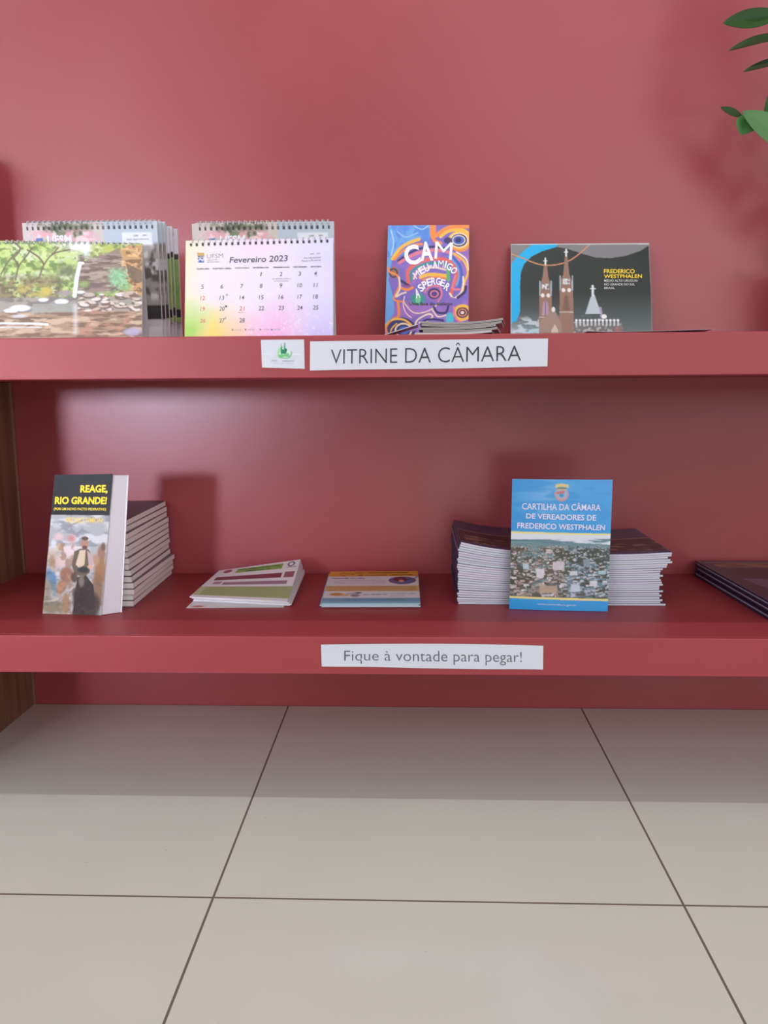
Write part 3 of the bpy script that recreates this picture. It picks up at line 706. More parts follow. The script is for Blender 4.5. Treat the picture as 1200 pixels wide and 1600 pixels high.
cv.rect(405, 500, 660, 620, (112, 112, 116)); r = random.Random(5)
for i in range(12): x = 418 + i * 20; cv.line([(x, 484 + (i % 3) * 3), (x, 512)], 9, (206, 214, 220), 1, False); cv.ell(x, 486, 7, 7, (232, 236, 238))
cv.ell(565, 466, 14, 12, (240, 240, 238)); cv.noise(14, 12, (190, 190, 190), .52, .6, .8, 12, cv.band(405, 505, 660, 620, 10)); cv.rect(620, 520, 660, 620, (150, 110, 96), .8)
cv.rect(60, 64, 815, 78, (206, 206, 208), .8); cv.line([(805, 70), (818, 550)], 6, (170, 150, 146), .7, False); cv.line([(68, 72), (68, 560)], 6, (196, 200, 206), .8, False)
t = thing('booklet', 'landscape booklet with a night photograph of a twin spired church leaning on the wall', 'booklet', (.31, -.08, ZU))
S = quad((.1885, -.019, .909), (.441, -.019, .9075), (.4355, -.087, ZU + .001), (.183, -.087, ZU + .001), lambda u, v: (0 * u, -.003 * np.sin(np.pi * v) * u, 0 * u))
b = MB(); b.sheet(S, 224, 150, .0009, cv.out(), (60, 66, 64), (180, 180, 184)); b.build('front_cover', M_GLOSS, t)
b = MB(); b.sheet(shifted(S, -.0011), 12, 8, .0038, None, (222, 222, 226)); b.build('page_block', M_PAPER, t)
H = homography(px)
lettering('title_lettering', S, H, [('FREDERICO', (565, 211), (728, 211), (728, 235), (565, 233), .02), ('WESTPHALEN', (565, 240), (766, 239), (766, 260), (565, 260), .02)], (246, 214, 60), t)
lettering('subtitle_lettering', S, H, [('MÉDIO ALTO URUGUAI', (566, 264), (742, 264), (742, 280), (566, 280), .01), ('RIO GRANDE DO SUL', (566, 287), (727, 287), (727, 300), (566, 300), .01), ('BRASIL', (566, 307), (622, 307), (622, 319), (566, 319), .01)], (206, 208, 208), t)
# dark booklet lying flat at its foot
t = thing('booklet', 'thin dark booklet lying flat before the church booklet with its right corner lifted', 'booklet', (.345, -.33, ZU))
bul = lambda u, v: (0 * u, 0 * u, .0028 * np.clip(u, 0, 1) ** 2 * (.4 + .6 * v) + .0015 * np.clip((.18 - u) / .18, 0, 1))
S = quad((.262, -.29, ZU + .0022), (.438, -.285, ZU + .0022), (.4335, -.392, ZU + .0022), (.2555, -.392, ZU + .0022), bul)
b = MB(); b.sheet(S, 30, 10, .0005, None, (60, 40, 70), (176, 140, 150), (206, 190, 196)); b.build('front_cover', M_GLOSS, t)
b = MB(); b.sheet(quad((.262, -.29, ZU + .0015), (.430, -.287, ZU + .0015), (.420, -.391, ZU + .0015), (.2557, -.391, ZU + .0015)), 4, 3, .0012, None, (52, 36, 60), (40, 26, 46)); b.build('page_block', M_PAPER, t)

# ------------------------------------------------------------------ lower shelf: the standing paperback
px = ((178, 125), (640, 95), (545, 1200), (80, 1187))
cv = Canvas(px, 96, 226, (176, 172, 172), 3)
m = cv.poly([(60, 420), (700, 405), (700, 1300), (40, 1300)], (172, 172, 176)); cv.noise(130, 60, (206, 206, 208), .42, .58, 1, 1, cv.Y > 410); cv.noise(90, 50, (134, 136, 146), .52, .62, .8, 2, (cv.Y > 410) & (cv.Y < 660))
cv.line([(400, 450), (180, 560)], 9, (150, 142, 140), .6, False); cv.line([(300, 500), (480, 430)], 8, (150, 140, 130), .8, False)
cv.ell(310, 600, 44, 46, (204, 120, 118), .8, .8); cv.ell(210, 590, 50, 40, (220, 190, 190), .9, .6); cv.ell(300, 700, 100, 90, (222, 204, 204), .9, .7); cv.ell(170, 760, 70, 100, (184, 160, 140), .8, .7); cv.ell(220, 670, 30, 40, (196, 160, 120), .9, .5); cv.ell(235, 780, 70, 70, (214, 190, 184), .9, .6)
cv.noise(40, 50, (150, 118, 96), .5, .62, .7, 3, (cv.Y > 640) & (cv.X < 330)); cv.ell(170, 640, 34, 40, (226, 226, 232), .8, .6)
# mounted crowd at right
cv.ell(545, 720, 40, 90, (150, 112, 90), .95, .4); cv.ell(540, 850, 66, 120, (154, 110, 74), .95, .4); cv.ell(560, 660, 22, 40, (110, 80, 70), .9, .4); cv.ell(500, 760, 40, 60, (176, 136, 110), .9, .5); cv.ell(510, 1000, 60, 160, (134, 100, 72), .9, .4)
# central rider and dark horse
cv.poly([(310, 1200), (340, 1020), (350, 900), (420, 880), (480, 960), (500, 1200)], (58, 46, 42)); cv.ell(400, 1060, 100, 150, (56, 44, 42), .95, .3); cv.ell(470, 1120, 80, 120, (62, 50, 48), .9, .4)
cv.poly([(330, 700), (380, 676), (440, 680), (470, 730), (450, 860), (400, 900), (330, 870), (310, 800)], (104, 90, 74)); cv.poly([(372, 690), (420, 684), (410, 800), (370, 830), (340, 800)], (214, 190, 164)); cv.poly([(430, 690), (478, 730), (480, 800), (445, 820)], (188, 160, 160)); cv.ell(455, 820, 24, 18, (206, 166, 144)); cv.ell(400, 840, 56, 30, (52, 50, 54), .95, .4)
cv.ell(412, 640, 30, 40, (176, 132, 108)); cv.ell(414, 598, 27, 15, (96, 76, 66)); cv.ell(412, 668, 20, 16, (96, 70, 58), .9); cv.ell(385, 930, 30, 60, (140, 130, 120), .8, .5)
cv.ell(270, 880, 62, 70, (150, 104, 82), .95, .3); cv.ell(225, 980, 44, 70, (176, 128, 100), .95, .3, .5); cv.ell(330, 900, 30, 50, (80, 58, 48), .9, .4)
cv.ell(150, 910, 50, 90, (92, 132, 170), .95, .4, -.3); cv.ell(170, 1000, 26, 60, (110, 150, 170), .9, .4); cv.ell(120, 1000, 50, 130, (150, 140, 126), .9, .5); cv.ell(150, 1130, 120, 80, (134, 122, 104), .95, .5); cv.line([(90, 1090), (200, 1070), (330, 970)], 16, (190, 180, 168)); cv.ell(260, 1110, 36, 100, (164, 128, 92), .95, .4); cv.noise(36, 30, (96, 84, 72), .5, .7, .3, 6, cv.Y > 860); cv.noise(40, 60, (204, 180, 150), .56, .74, .4, 7, (cv.Y > 640) & (cv.X < 330))
cv.poly([(100, 60), (720, 60), (720, 412), (100, 426)], (24, 22, 27))
t = thing('paperback_book', 'standing paperback with black banner title and painted riders leaning on a book stack', 'book', (-.55, -.28, ZL))
F = ((-.582, -.2755, .5105), (-.483, -.2795, .5125), (-.507, -.305, ZL + .0005), (-.610, -.295, ZL + .0005))
S = quad(*F); b = MB(); b.sheet(S, 96, 226, .0006, cv.out(), (60, 56, 60), (200, 196, 198), (214, 212, 214)); b.build('front_cover', M_SATIN, t)
# page block: fanned, its fore-edge turned to the right
def hexa(b, fr, bk, col, edge):
    v = list(fr) + list(bk)
    b.add([v[i] for i in (0, 1, 2, 3)], [(3, 2, 1, 0)], col); b.add([v[i] for i in (4, 5, 6, 7)], [(0, 1, 2, 3)], col)
    for a, c in ((0, 1), (1, 2), (2, 3), (3, 0)): b.add([v[a], v[c], v[c + 4], v[a + 4]], [(0, 1, 2, 3)], edge)
e = .0012
fr = ((-.581, -.2755 + e, .508), (-.484, -.2795 + e, .510), (-.5075, -.305 + e, ZL + .0009), (-.609, -.295 + e, ZL + .0009))
bk = ((-.572, -.2575, .506), (-.4655, -.2665, .5075), (-.4825, -.287, ZL + .0009), (-.598, -.274, ZL + .0009))
b = MB(); hexa(b, fr, bk, (222, 218, 220), (214, 208, 212)); b.build('page_block', M_PAPER, t)
bk2 = ((-.572, -.2568, .508), (-.4625, -.2658, .5085), (-.4795, -.2863, ZL + .0005), (-.598, -.2733, ZL + .0005))
b = MB(); hexa(b, bk2, tuple(np.array(p) + (.0003, .0009, 0) for p in bk2), (226, 222, 226), (232, 228, 232)); b.build('back_cover', M_SATIN, t)
H = homography(px)
lettering('title_lettering', S, H, [('REAGE,', (380, 192), (598, 180), (596, 250), (376, 258), .04), ('RIO GRANDE!', (182, 286), (594, 272), (588, 330), (178, 344), .04),
          ('(POR UM NOVO PACTO FEDERATIVO)', (174, 369), (586, 358), (584, 383), (171, 394), .02)], (250, 220, 50), t)
lettering('author_lettering', S, H, [('PEDRO SIMON', (270, 441), (556, 436), (554, 474), (267, 480), .015)], (236, 206, 90), t)

# the stack behind it
n = 14; th = .01065
for i in range(n):
    r = random.Random(i * 7 + 1); z0 = ZL + .0004 + i * th; dx = r.uniform(-.003, .003) - .00065 * i; dy = r.uniform(-.002, .002); a = r.uniform(-.012, .012) + .02
    t = thing('paperback_book', 'paperback in stack behind the standing riders paperback, %s' % place_in(i, n), 'book', (-.53 + dx, -.13, z0), 'stacked paperbacks behind the standing one')
    xr, xl, y0, y1 = -.4695 + dx, -.5725 + dx, -.2535 + dy, -.009 + dy * .5
    sk = lambda x, y, z: (x - a * (y + .25), y, z)
    def slab(x0, x1, ya, yb, z): return quad(sk(x0, yb, z), sk(x1, yb, z), sk(x1, ya, z), sk(x0, ya, z))
    cvr = (92, 74, 92) if i == n - 1 else (150, 138, 143)
    b = MB(); b.sheet(slab(xl + .0004, xr - .0003, y0 + .0003, y1 - .0004, z0 + th - .0010), 1, 1, th - .0022, None, (250, 246, 247)); b.build('page_block', M_PAPER, t)
    b = MB()
    for zz in (z0 + th - .0006, z0 + .0009): b.sheet(slab(xl, xr, y0, y1, zz), 1, 1, .0004, None, cvr, (232, 224, 227))
    b.sheet(slab(xl - .0006, xl, y0, y1, z0 + th - .0005), 1, 1, th - .0009, None, cvr)
    b.build('cover', M_SATIN, t)

# ------------------------------------------------------------------ flyer piles in the middle
px = ((215, 120), (585, 70), (525, 266), (80, 243))
cv = Canvas(((0, 0), (100, 0), (100, 100), (0, 100)), 170, 120, (240, 240, 244))
def uvrect(cv, u0, v0, u1, v1, c, alpha=1): cv.mix((cv.U >= u0) & (cv.U <= u1) & (cv.V >= v0) & (cv.V <= v1), c, alpha)
uvrect(cv, .25, .05, .80, .19, (140, 182, 92)); uvrect(cv, .07, .30, .83, .42, (134, 66, 84)); uvrect(cv, .86, .28, .97, .42, (146, 84, 100), .9); uvrect(cv, .21, .50, .92, .585, (164, 128, 150))
uvrect(cv, .10, .47, .19, .56, (180, 130, 150), .9); uvrect(cv, .0, .645, 1, .93, (172, 186, 132)); uvrect(cv, 0, .66, .07, .93, (196, 204, 160))
cv.mix(((cv.U - .14) / .05) ** 2 + ((cv.V - .10) / .06) ** 2 < 1, (170, 70, 90)); cv.mix((np.abs(np.hypot((cv.U - .90) / .035, (cv.V - .09) / .05) - 1) < .25), (90, 100, 110))
uvrect(cv, .85, .155, .97, .175, (120, 124, 130), .8)
cv.scribble(28, 9.5, 76, 9.5, 3, (60, 84, 40), .85, 3, 4); cv.scribble(38, 15.5, 66, 15.5, 3, (60, 84, 40), .85, 5, 4)
for k in range(5): cv.scribble(8, 68 + k * 5, 94, 68 + k * 5, 1.2, (140, 156, 104), .55, 40 + k, 3)
flS = quad((-.373, -.045, .2965), (-.211, -.052, .3205), (-.207, -.249, .2902), (-.383, -.220, .2905), lambda u, v: (0 * u, 0 * u, -.002 * np.sin(np.pi * v) * u))
base = quad((-.372, -.047, ZL + .0006), (-.212, -.054, ZL + .0006), (-.208, -.248, ZL + .0006), (-.382, -.219, ZL + .0006))
n = 4; art = cv.out()
for i in range(n):
    lab = ['white flyer, bottom of the main pile beside the paperback stack', 'white flyer, second from the bottom of the pile with the green heading', 'white flyer, just under the top sheet with the green heading', 'white flyer with green heading and maroon bars, topmost of the left flyer pile'][i]
    t = thing('flyer', lab, 'flyer', (-.295, -.14, ZL), 'flyers of the left pile'); f1 = (i + 1) / n
    ox = (.004, .0075, .003, 0)[i]; oy = (.003, -.001, .002, 0)[i]
    S = (lambda u, v, f1=f1, ox=ox, oy=oy: base(u, v) + (flS(u, v) - base(u, v)) * f1 + np.array((ox, oy, 0)))
    tk = (lambda U, V: ((flS(U, V) - base(U, V))[..., 2]) * .86 / n)
    b = MB()
    if i == n - 1: b.sheet(S, 170, 120, tk, art, (230, 230, 234), (222, 220, 226))
    else: b.sheet(S, 12, 8, tk, None, (230, 230, 234), (222, 220, 226))
    b.build('sheets', M_SATIN, t)
t = thing('flyer', 'single white flyer sheet sticking out under the green headed flyer pile', 'flyer', (-.29, -.2, ZL))
c = Canvas(((0, 0), (100, 0), (100, 100), (0, 100)), 40, 30, (232, 230, 232)); c.ell(12, 94, 6, 3, (206, 110, 90)); c.rect(30, 97, 100, 100, (120, 170, 120), .5)
b = MB(); b.sheet(quad((-.378, -.075, ZL + .00045), (-.218, -.07, ZL + .00045), (-.2135, -.252, ZL + .00045), (-.379, -.258, ZL + .00045)), 40, 30, .0003, c.out(), (230, 228, 230)); b.build('sheet', M_SATIN, t)

# orange-headed flyers
px = ((95, 180), (833, 166), (862, 462), (5, 466))
# frame straightened: 0..100 across, 0..100 down the page
fx = ((0, 0), (100, 0), (100, 100), (0, 100))
cv = Canvas(fx, 170, 120, (226, 222, 230))
cv.rect(0, 0, 100, 19, (226, 160, 50)); cv.line([(12, 10), (16, 5), (20, 9), (24, 6), (28, 10), (22, 13), (13, 14)], 1.4, (170, 104, 40)); cv.line([(15, 14), (18, 17)], 1, (80, 60, 40))
cv.scribble(30, 6.5, 88, 6, 3.4, (90, 60, 30), .85, 3, 4.5); cv.scribble(34, 14.5, 92, 14, 3.4, (90, 60, 30), .85, 8, 4.5)
cv.scribble(5, 25, 40, 25, 2.6, (96, 92, 120), .9, 5, 3.5)
for k in range(3): cv.scribble(8 if k else 14, 32 + k * 5, 64, 31.5 + k * 5, 1.3, (150, 146, 172), .7, k, 2.5)
cv.ell(82, 33, 15, 12.5, (140, 70, 96)); cv.ell(82, 33, 13.2, 10.6, (84, 110, 160)); cv.ell(80, 30, 7.5, 8, (120, 44, 56)); cv.ell(81, 35, 3, 4, (220, 160, 140)); cv.line([(86, 32), (98, 24)], 1.6, (70, 60, 90)); cv.line([(97, 19), (100, 21)], 1.5, (60, 60, 140))
cv.rect(0, 50, 100, 66, (216, 178, 122))
for k in range(4): cv.scribble(4, 53 + k * 3.6, 96, 52.5 + k * 3.6, 1.4, (160, 116, 70), .8, 20 + k, 2.5)
cv.ell(14, 75, 9, 5, (206, 142, 84), 1, .4); cv.ell(22, 77, 5, 4, (226, 180, 130), 1, .4); cv.line([(24, 74), (36, 70)], 1.2, (120, 100, 110)); cv.ell(33, 78, 6, 5, (150, 140, 150), 1, .4); cv.ell(36, 71, 4, 2.5, (110, 96, 96), 1, .3)
cv.scribble(42, 76, 66, 75, 2.4, (130, 126, 160), .8, 31, 3); cv.scribble(70, 74, 96, 73.5, 1.6, (150, 146, 172), .8, 32, 3); cv.scribble(70, 80, 84, 79.5, 1.4, (150, 146, 172), .8, 33, 3)
cv.rect(0, 85, 100, 100, (120, 168, 196)); cv.rect(0, 95, 100, 100, (150, 200, 220)); cv.scribble(20, 90, 84, 90, 1.6, (90, 130, 160), .8, 34, 3)
topS = quad((-.154, -.052, .2962), (.016, -.052, .2978), (.019, -.252, .2882), (-.148, -.255, .2882), lambda u, v: (0 * u, 0 * u, .0012 * np.sin(np.pi * v)))
base = quad((-.1535, -.052, ZL + .0005), (.0165, -.052, ZL + .0005), (.0185, -.252, ZL + .0005), (-.1485, -.255, ZL + .0005)); n = 4
for i in range(n):
    lab = ['pale blue edged flyer, bottom of the orange headed pile', 'pale blue edged flyer, second from the bottom of the orange headed pile', 'pale blue edged flyer, directly under the orange headed top one', 'flyer with orange heading and round picture, topmost of the middle pile'][i]
    t = thing('flyer', lab, 'flyer', (-.067, -.15, ZL), 'flyers of the orange headed pile'); f1 = (i + 1) / n
    ox = (.0, .001, -.0025, 0)[i]; oy = (.002, -.002, -.003, 0)[i]
    S = (lambda u, v, f1=f1, ox=ox, oy=oy: base(u, v) + (topS(u, v) - base(u, v)) * f1 + np.array((ox, oy, 0)))
    tk = (lambda U, V: ((topS(U, V) - base(U, V))[..., 2]) * .9 / n)
    b = MB()
    if i == n - 1: b.sheet(S, 170, 120, tk, cv.out(), (150, 200, 220), (176, 208, 222))
    else: b.sheet(S, 12, 8, tk, None, (150, 200, 220), (200, 216, 226))
    b.build('sheets', M_SATIN, t)

# ------------------------------------------------------------------ the navy booklet stacks
def navy_top(seed):
    c = Canvas(((0, 0), (100, 0), (100, 100), (0, 100)), 80, 60, (58, 56, 98))
    c.scribble(26, 22, 92, 22, 3, (110, 104, 150), .6, seed, 4); c.scribble(30, 33, 90, 33, 3, (110, 104, 150), .6, seed + 1, 4); c.rect(0, 41, 100, 45, (150, 124, 122))
    c.rect(0, 45, 100, 91, (70, 46, 46)); c.noise(12, 5, (40, 26, 30), .48, .56, .9, seed, c.band(0, 45, 100, 91, 2)); c.noise(9, 3.5, (170, 140, 120), .58, .64, .9, seed + 3, c.band(0, 60, 100, 90, 3))
    c.rect(0, 91, 100, 100, (70, 70, 116))
    return c.out()


NAVY = (56, 62, 104)
def booklet_stack(side, n, xl, xr, y0, y1, tl_, tr_, spine_left, curl, where, grp, jit):
    for i in range(n):
        r = random.Random(i * 13 + (5 if spine_left else 99)); dx = jit(i, r); dy = r.uniform(-.0012, .0018)
        t = thing('booklet', where % place_in(i, n), 'booklet', ((xl + xr) / 2, (y0 + y1) / 2, ZL), grp)
        def T(u): return tr_ + (tl_ - tr_) * (1 - u) ** 2 if spine_left else tl_ + (tr_ - tl_) * u ** 2
        def surf(k, ins, u0=0., u1=1., drop=0.):
            def S(u, v):
                u = np.asarray(u, float); v = np.asarray(v, float); uu = u0 + (u1 - u0) * u
                x = xl + dx + ins + (xr - xl - 2 * ins) * uu; y = y1 - ins + dy + (y0 - y1 + 2 * ins) * v
                uz = np.clip((x - xl) / (xr - xl), 0, 1); z = ZL + .0005 + k * T(uz) + curl(uz) * (k / n) - drop
                return np.stack([x + 0 * v, y + 0 * u, z + 0 * v], -1)
            return S
        full = lambda U, V: T(U)
        b = MB(); b.sheet(surf(i + 1, .0003, drop=.00040), 8, 2, lambda U, V: T(U) * .95 - .00075, None, (216, 216, 226), (222 - r.randint(0, 10), 222 - r.randint(0, 8), 232)); b.build('page_block', M_PAPER, t, False)
        b = MB(); top = i == n - 1; ec = r.choice([(206, 206, 220), (190, 190, 208), (206, 206, 220), (120, 122, 156)])
        b.sheet(surf(i + 1, 0, drop=.00012), 80 if top else 8, 60 if top else 2, .00025, navy_top(3 + 4 * spine_left) if top else None, NAVY, NAVY if top else ec, NAVY)
        b.sheet(surf(i, 0, drop=-.00034), 8, 2, .00025, None, NAVY, ec, NAVY)
        u0, u1 = (0, .006) if spine_left else (.994, 1)
        if spine_left: b.sheet(surf(i + 1, -.0003, 0, .0035, .0002), 1, 2, lambda U, V: T(U) - .0003, None, NAVY)
        b.build('cover', M_GLOSS, t)


booklet_stack('l', 26, .0835, .2435, -.231, -.006, .00425, .00365, True, lambda u: 0 * u - .003 * np.sin(np.pi * u),
              'navy booklet in stack left of the blue booklet, %s', 'navy booklets of the left stack',
              lambda i, r: r.uniform(-.0015, .002) + (.004 if i > 22 else .0) - (.001 * i / 26))
booklet_stack('r', 24, .272, .432, -.235, -.008, .0038, .00385, False, lambda u: -.0025 * np.sin(np.pi * u),
              'navy booklet in stack right of the blue booklet, %s', 'navy booklets of the right stack',
              lambda i, r: (.006 if i > 20 else .010 if i > 18 else .002 if i > 16 else .003 if i == 0 else -.006) + r.uniform(-.004, .003))

# ------------------------------------------------------------------ the blue booklet in front
px = ((70, 95), (1117, 95), (1065, 1478), (35, 1443))
cv = Canvas(px, 160, 216, (40, 158, 232)); X, Y = cv.X, cv.Y
cv.mix(np.exp(-((X - 420) / 330) ** 2 - ((Y - 250) / 330) ** 2), (128, 186, 240), .8); cv.noise(300, 60, (32, 144, 222), .5, .62, .5, 2, Y < 640)  # soft pale glow: glare on the upper cover painted into its colour
cv.poly([(0, 636), (1200, 668), (1200, 690), (0, 658)], (238, 226, 150)); cv.poly([(0, 656), (1200, 684), (1200, 800), (0, 740)], (222, 230, 242))
cv.poly([(0, 720), (200, 722), (420, 742), (600, 752), (800, 762), (1200, 790), (1200, 1400), (0, 1310)], (104, 138, 148)); cv.noise(200, 26, (78, 120, 134), .45, .58, .9, 3, cv.band(0, 720, 1200, 850, 10)); cv.noise(120, 16, (120, 156, 160), .56, .64, .7, 4, cv.band(0, 740, 1200, 850, 10))
hz = (Y > 800 + .02 * X); cv.noise(90, 50, (58, 66, 52), .4, .55, .95, 5, hz); cv.noise(70, 40, (92, 74, 62), .5, .62, .8, 6, hz & (X < 620)); r = random.Random(11)
for i in range(900):
    v = r.random() ** 1.5; y = 790 + v * 525; x = r.uniform(30, 1110); s = 9 + v * 22; y += .02 * (x - 500)
    c = r.choice([(226, 220, 226), (200, 196, 204), (186, 170, 164), (168, 150, 142), (210, 190, 176), (150, 140, 140)]) if x < 620 else r.choice([(214, 220, 232), (170, 186, 206), (150, 170, 190), (196, 200, 206), (186, 190, 200), (110, 130, 150)])
    if r.random() < .20: c = r.choice([(60, 64, 50), (72, 66, 56), (84, 70, 62), (70, 80, 70)])
    h = s * r.uniform(.35, .8); w = s * r.uniform(.5, 1.2)
    x0, x1 = x - w, x + w; m = (X > x0) & (X < x1) & (Y > y - h) & (Y < y + h * .4); cv.mix(m, c, .95); cv.mix((X > x0 + w) & (X < x1) & (Y > y) & (Y < y + h * .8), (74, 70, 70), .6)
for x, y, w, h, c in ((355, 1085, 40, 60, (226, 222, 236)), (545, 1010, 60, 60, (212, 204, 216)), (720, 1240, 46, 50, (206, 218, 238)), (910, 1190, 40, 36, (220, 224, 236)), (210, 1010, 30, 40, (190, 210, 222)), (1000, 1075, 40, 26, (176, 206, 222)), (840, 980, 36, 50, (140, 156, 176)), (440, 1250, 90, 50, (186, 160, 140)), (700, 1080, 40, 30, (216, 222, 234)), (440, 850, 26, 30, (210, 200, 200))):
    cv.rect(x - w, y - h, x + w, y + h * .5, c, .92)
cv.poly([(0, 1304), (1200, 1348), (1200, 1376), (0, 1328)], (240, 224, 150)); cv.poly([(0, 1326), (1200, 1372), (1200, 1600), (0, 1600)], (40, 158, 232))
# crest
cv.ell(575, 250, 74, 70, (206, 168, 176), .8); cv.ell(575, 245, 58, 56, (150, 190, 226), .9); cv.poly([(510, 150), (575, 138), (645, 150), (650, 185), (575, 172), (505, 185)], (226, 206, 150)); cv.rect(535, 182, 618, 196, (120, 130, 90)); cv.rect(530, 196, 622, 206, (214, 180, 110)); cv.poly([(520, 228), (600, 214), (606, 240), (520, 250)], (216, 110, 120)); cv.ell(574, 262, 24, 20, (70, 150, 200)); cv.line([(505, 245), (530, 300), (575, 318), (620, 300), (645, 245)], 14, (216, 150, 150)); cv.line([(530, 285), (575, 296), (620, 285)], 12, (196, 176, 206))
t = thing('booklet', 'upright blue booklet with an aerial town photograph standing before two navy booklet stacks', 'booklet', (.25, -.26, ZL))
bul = lambda u, v: (0 * u, -.004 * np.sin(np.pi * u) * (1 - v * .4), 0 * u)
S = quad((.1712, -.243, .4982), (.3355, -.243, .4965), (.328, -.272, ZL + .0006), (.168, -.258, ZL + .0006), bul)
b = MB(); b.sheet(S, 160, 216, .0004, cv.out(), (40, 130, 200), (150, 186, 222), (220, 224, 230)); b.build('front_cover', M_GLOSS, t, True)
b = MB(); b.sheet(shifted(S, -.0006), 12, 10, .0022, None, (224, 224, 230)); b.build('page_block', M_PAPER, t)
b = MB(); b.sheet(shifted(S, -.0030), 12, 10, .0004, None, (40, 130, 200)); b.build('back_cover', M_GLOSS, t)
H = homography(px)
lettering('title_lettering', S, H, [('CARTILHA DA CÂMARA', (170, 326), (988, 338), (986, 422), (168, 410), .012), ('DE VEREADORES DE', (210, 450), (938, 466), (936, 528), (208, 504), .02), ('FREDERICO WESTPHALEN', (120, 546), (1036, 572), (1032, 630), (118, 606), .02)], (236, 228, 250), t)
lettering('web_address_lettering', S, H, [('www.camarafw.rs.gov.br', (325, 1380), (735, 1396), (735, 1424), (325, 1404), .01)], (206, 218, 240), t)

# ------------------------------------------------------------------ large navy books at the right
c = Canvas(((0, 0), (100, 0), (100, 100), (0, 100)), 90, 110, (52, 40, 62)); c.rect(6, 4, 58, 5.6, (160, 140, 140)); c.rect(10, 7, 90, 18, (150, 112, 70)); c.noise(14, 3, (84, 60, 44), .48, .58, .9, 2, c.band(10, 7, 90, 18, 1)); c.rect(10, 18, 90, 19.5, (120, 100, 90))
c.rect(10, 21, 90, 44, (44, 30, 44)); c.poly([(12, 48), (100, 50), (100, 100), (30, 100), (14, 60)], (104, 84, 108)); c.line([(14, 56), (60, 60), (100, 58)], 1.4, (70, 54, 78))
art = c.out(); n = 3; th = .0098
for i in range(n):
    z0 = ZL + .0004 + i * th; dx = (.0, .0025, .001)[i]; dy = (0, -.002, .001)[i]
    t = thing('hardcover_book', 'large navy hardcover at lower right shelf end, %s of three' % ('topmost', 'middle', 'bottommost')[2 - i], 'book', (.68, -.17, z0), 'large navy hardcovers at the right end')
    A, B_, Cc, D = (.557 + dx, -.012 + dy), (.785 + dx, -.016 + dy), (.798 + dx, -.326 + dy), (.570 + dx, -.322 + dy)
    def q(ins, z): return quad((A[0] + ins, A[1] - ins, z), (B_[0] - ins, B_[1] - ins, z), (Cc[0] - ins, Cc[1] + ins, z), (D[0] + ins, D[1] + ins, z))
    b = MB(); b.sheet(q(.0022, z0 + th - .0031), 1, 1, th - .0064, None, (186, 178, 200)); b.build('page_block', M_PAPER, t)
    b = MB(); b.sheet(q(0, z0 + th - .0002), 90, 110, .0028, art, (34, 34, 64), (40, 40, 74)); b.sheet(q(0, z0 + .0030), 1, 1, .0028, None, (34, 34, 64)); b.build('cover', M_GLOSS, t)

# ------------------------------------------------------------------ the plant on the upper shelf, its pot outside the frame
PC = np.array((.80, -.20, ZU))
t = thing('potted_plant', 'glossy green leafed plant reaching in from the right above the upper shelf', 'plant', tuple(PC))
b = MB(); b.lathe(PC, [(.070, .0006), (.078, .004), (.098, .125), (.104, .130), (.104, .142), (.096, .142), (.093, .120), (.0, .120)][:-1], (226, 224, 220)); b.build('pot', mat('pot_glaze', (226, 224, 220), .35), t, True)
b = MB(); b.lathe(PC, [(.0925, .112), (.0925, .121), (.05, .126), (.004, .127)], (60, 44, 34)); b.build('soil', M_PAPER, t)


def curve(pts, k=14):
    pts = np.array(pts, float); out = []; n = len(pts)
    for i in range(n - 1):
        p0, p1, p2, p3 = pts[max(i - 1, 0)], pts[i], pts[i + 1], pts[min(i + 2, n - 1)]
        for s in np.linspace(0, 1, k)[:-1]: out.append(.5 * (2 * p1 + (p2 - p0) * s + (2 * p0 - 5 * p1 + 4 * p2 - p3) * s * s + (3 * p1 - p0 - 3 * p2 + p3) * s ** 3))
    return np.array(out + [pts[-1]])


def leaf(base, tip, width, face, c0=(44, 84, 34), c1=(72, 116, 48), bend=.08, fold=.18, seed=0):
    base = np.array(base, float); tip = np.array(tip, float); d = tip - base; Ln = np.linalg.norm(d); d /= Ln
    face = np.array(face, float); sdir = np.cross(d, face); sdir /= np.linalg.norm(sdir); nrm = np.cross(sdir, d)
    def S(u, v):
        u = np.asarray(u, float); v = np.asarray(v, float); s = v; w = width * (np.sin(np.pi * np.clip(s, 0, 1) ** 1.0) ** .75 * .5 + .012 * (1 - s) + .002)
        a = 2 * u - 1
        return base + (s * Ln)[..., None] * d + (a * w)[..., None] * sdir + (-(np.abs(a)) * -fold * w + bend * Ln * np.sin(np.pi * s))[..., None] * nrm
    U, V = np.meshgrid(np.linspace(0, 1, 11), np.linspace(0, 1, 19))
    a = np.abs(2 * U - 1); k = np.clip(1 - a / .10, 0, 1)[..., None]; vein = (np.abs(((V * 11 + a * 1.6) % 1) - .5) < .1)[..., None] * .25
    nz = fbm(U * 3 + seed, V * 6 + seed * 3, seed)[..., None]
    col = lin(c0) * (1 - nz) + lin(c1) * nz; col = col * (1 - k * .5) + lin(np.minimum(255, np.array(c1) * 1.25)) * k * .5; col = col * (1 + vein * .4)
    bb = MB(); bb.sheet(S, 10, 18, .0007, col, c0, c0, tuple(np.array(c0) * .9 + 12)); return bb.build('leaf', M_LEAF, t, True)


def stem(pts, r0=.006, r1=.0028):
    p = curve(pts); bb = MB(); bb.tube(p, r0, 8, (70, 104, 50), r1); bb.build('stem', M_LEAF, t, True); return p


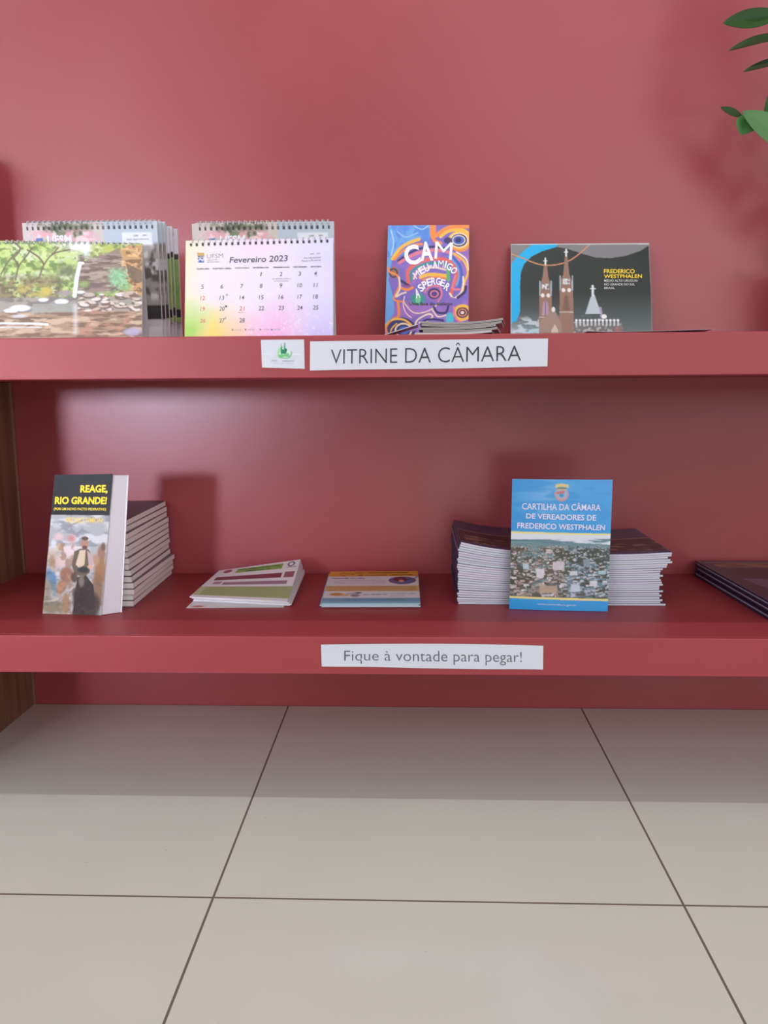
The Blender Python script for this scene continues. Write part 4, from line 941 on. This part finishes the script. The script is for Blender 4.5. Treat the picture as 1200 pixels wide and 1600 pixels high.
# stem whose leaflets reach into the top right of the picture
p1 = stem([PC + (-.03, 0, .122), (.735, -.2, .98), (.66, -.2, 1.13), (.612, -.2, 1.26), (.59, -.2, 1.38)])
leaf((.580, -.200, 1.2175), (.4885, -.203, 1.2035), .031, (0, -1, .2), (30, 68, 18), (44, 88, 24), -.03, .2, 1)
leaf((.602, -.200, 1.184), (.498, -.205, 1.1625), .024, (.05, -.75, .75), (24, 50, 18), (34, 64, 22), .05, .2, 2)
leaf((.615, -.200, 1.149), (.5225, -.205, 1.1315), .021, (.05, -.75, .75), (24, 46, 20), (32, 58, 22), .05, .2, 3)
leaf((.595, -.200, 1.256), (.486, -.205, 1.2395), .030, (.0, -.7, .7), (30, 54, 28), (44, 70, 34), .02, .1, 4)
for k, (z, x) in enumerate(((1.17, .632), (1.21, .612), (1.25, .60), (1.29, .594), (1.33, .592), (1.37, .59))): leaf((x, -.2, z), (x + .105, -.23 + .02 * (k % 2), z + .045), .032, (.2, -.8, .6), (36, 78, 30), (60, 104, 42), .06, .15, 10 + k)
for k, z in enumerate((1.30, 1.345, 1.38)): leaf((.592, -.2, z), (.49 + .02 * k, -.21, z + .02), .030, (0, -.9, .5), (36, 78, 30), (60, 104, 42), .05, .15, 20 + k)
leaf((.59, -.2, 1.38), (.575, -.2, 1.47), .028, (0, -1, .1), (50, 96, 40), (80, 130, 56), .04, .15, 30)
# drooping stem with the pale leaf
p2 = stem([PC + (-.05, .02, .122), (.715, -.13, .95), (.67, -.105, 1.045), (.615, -.105, 1.085), (.556, -.115, 1.094)], .005, .002)
leaf((.560, -.117, 1.092), (.5205, -.120, 1.1075), .013, (.25, -1, .1), (40, 66, 34), (52, 80, 40), .02, .1, 41)
leaf((.574, -.119, 1.094), (.556, -.124, 1.062), .036, (-.25, -1, .15), (62, 128, 58), (86, 152, 78), .08, .2, 42)
leaf((.5535, -.130, 1.097), (.640, -.142, 1.022), .050, (.1, -1, .35), (100, 148, 92), (152, 186, 142), .05, .22, 43)
for k, (x, y, z, ex, ez) in enumerate(((.60, -.107, 1.088, .63, 1.165), (.64, -.105, 1.07, .70, 1.14), (.665, -.105, 1.045, .62, .975), (.69, -.115, 1.005, .77, 1.04), (.70, -.12, .985, .655, .93))): leaf((x, y, z), (ex, y - .03, ez), .034, (.1, -1, .4), (56, 112, 48), (84, 142, 66), .06, .18, 50 + k)
# the rest of the plant, outside the frame
for j, (ex, ey, ez) in enumerate(((.86, -.22, 1.32), (.96, -.16, 1.22), (.80, -.12, 1.40))):
    p = stem([PC + (.01 * j, -.01 + .01 * j, .122), PC * .5 + np.array((ex, ey, ez - .25)) * .5 + (0, 0, .05), (ex, ey, ez)])
    for k in range(8):
        q = p[8 + k * 2]; sgn = -1 if k % 2 else 1; leaf(q, q + np.array((.085 * sgn, -.03, .045)), .032, (0, -.9, .5), (36, 78, 30), (60, 104, 42), .06, .15, 60 + j * 10 + k)
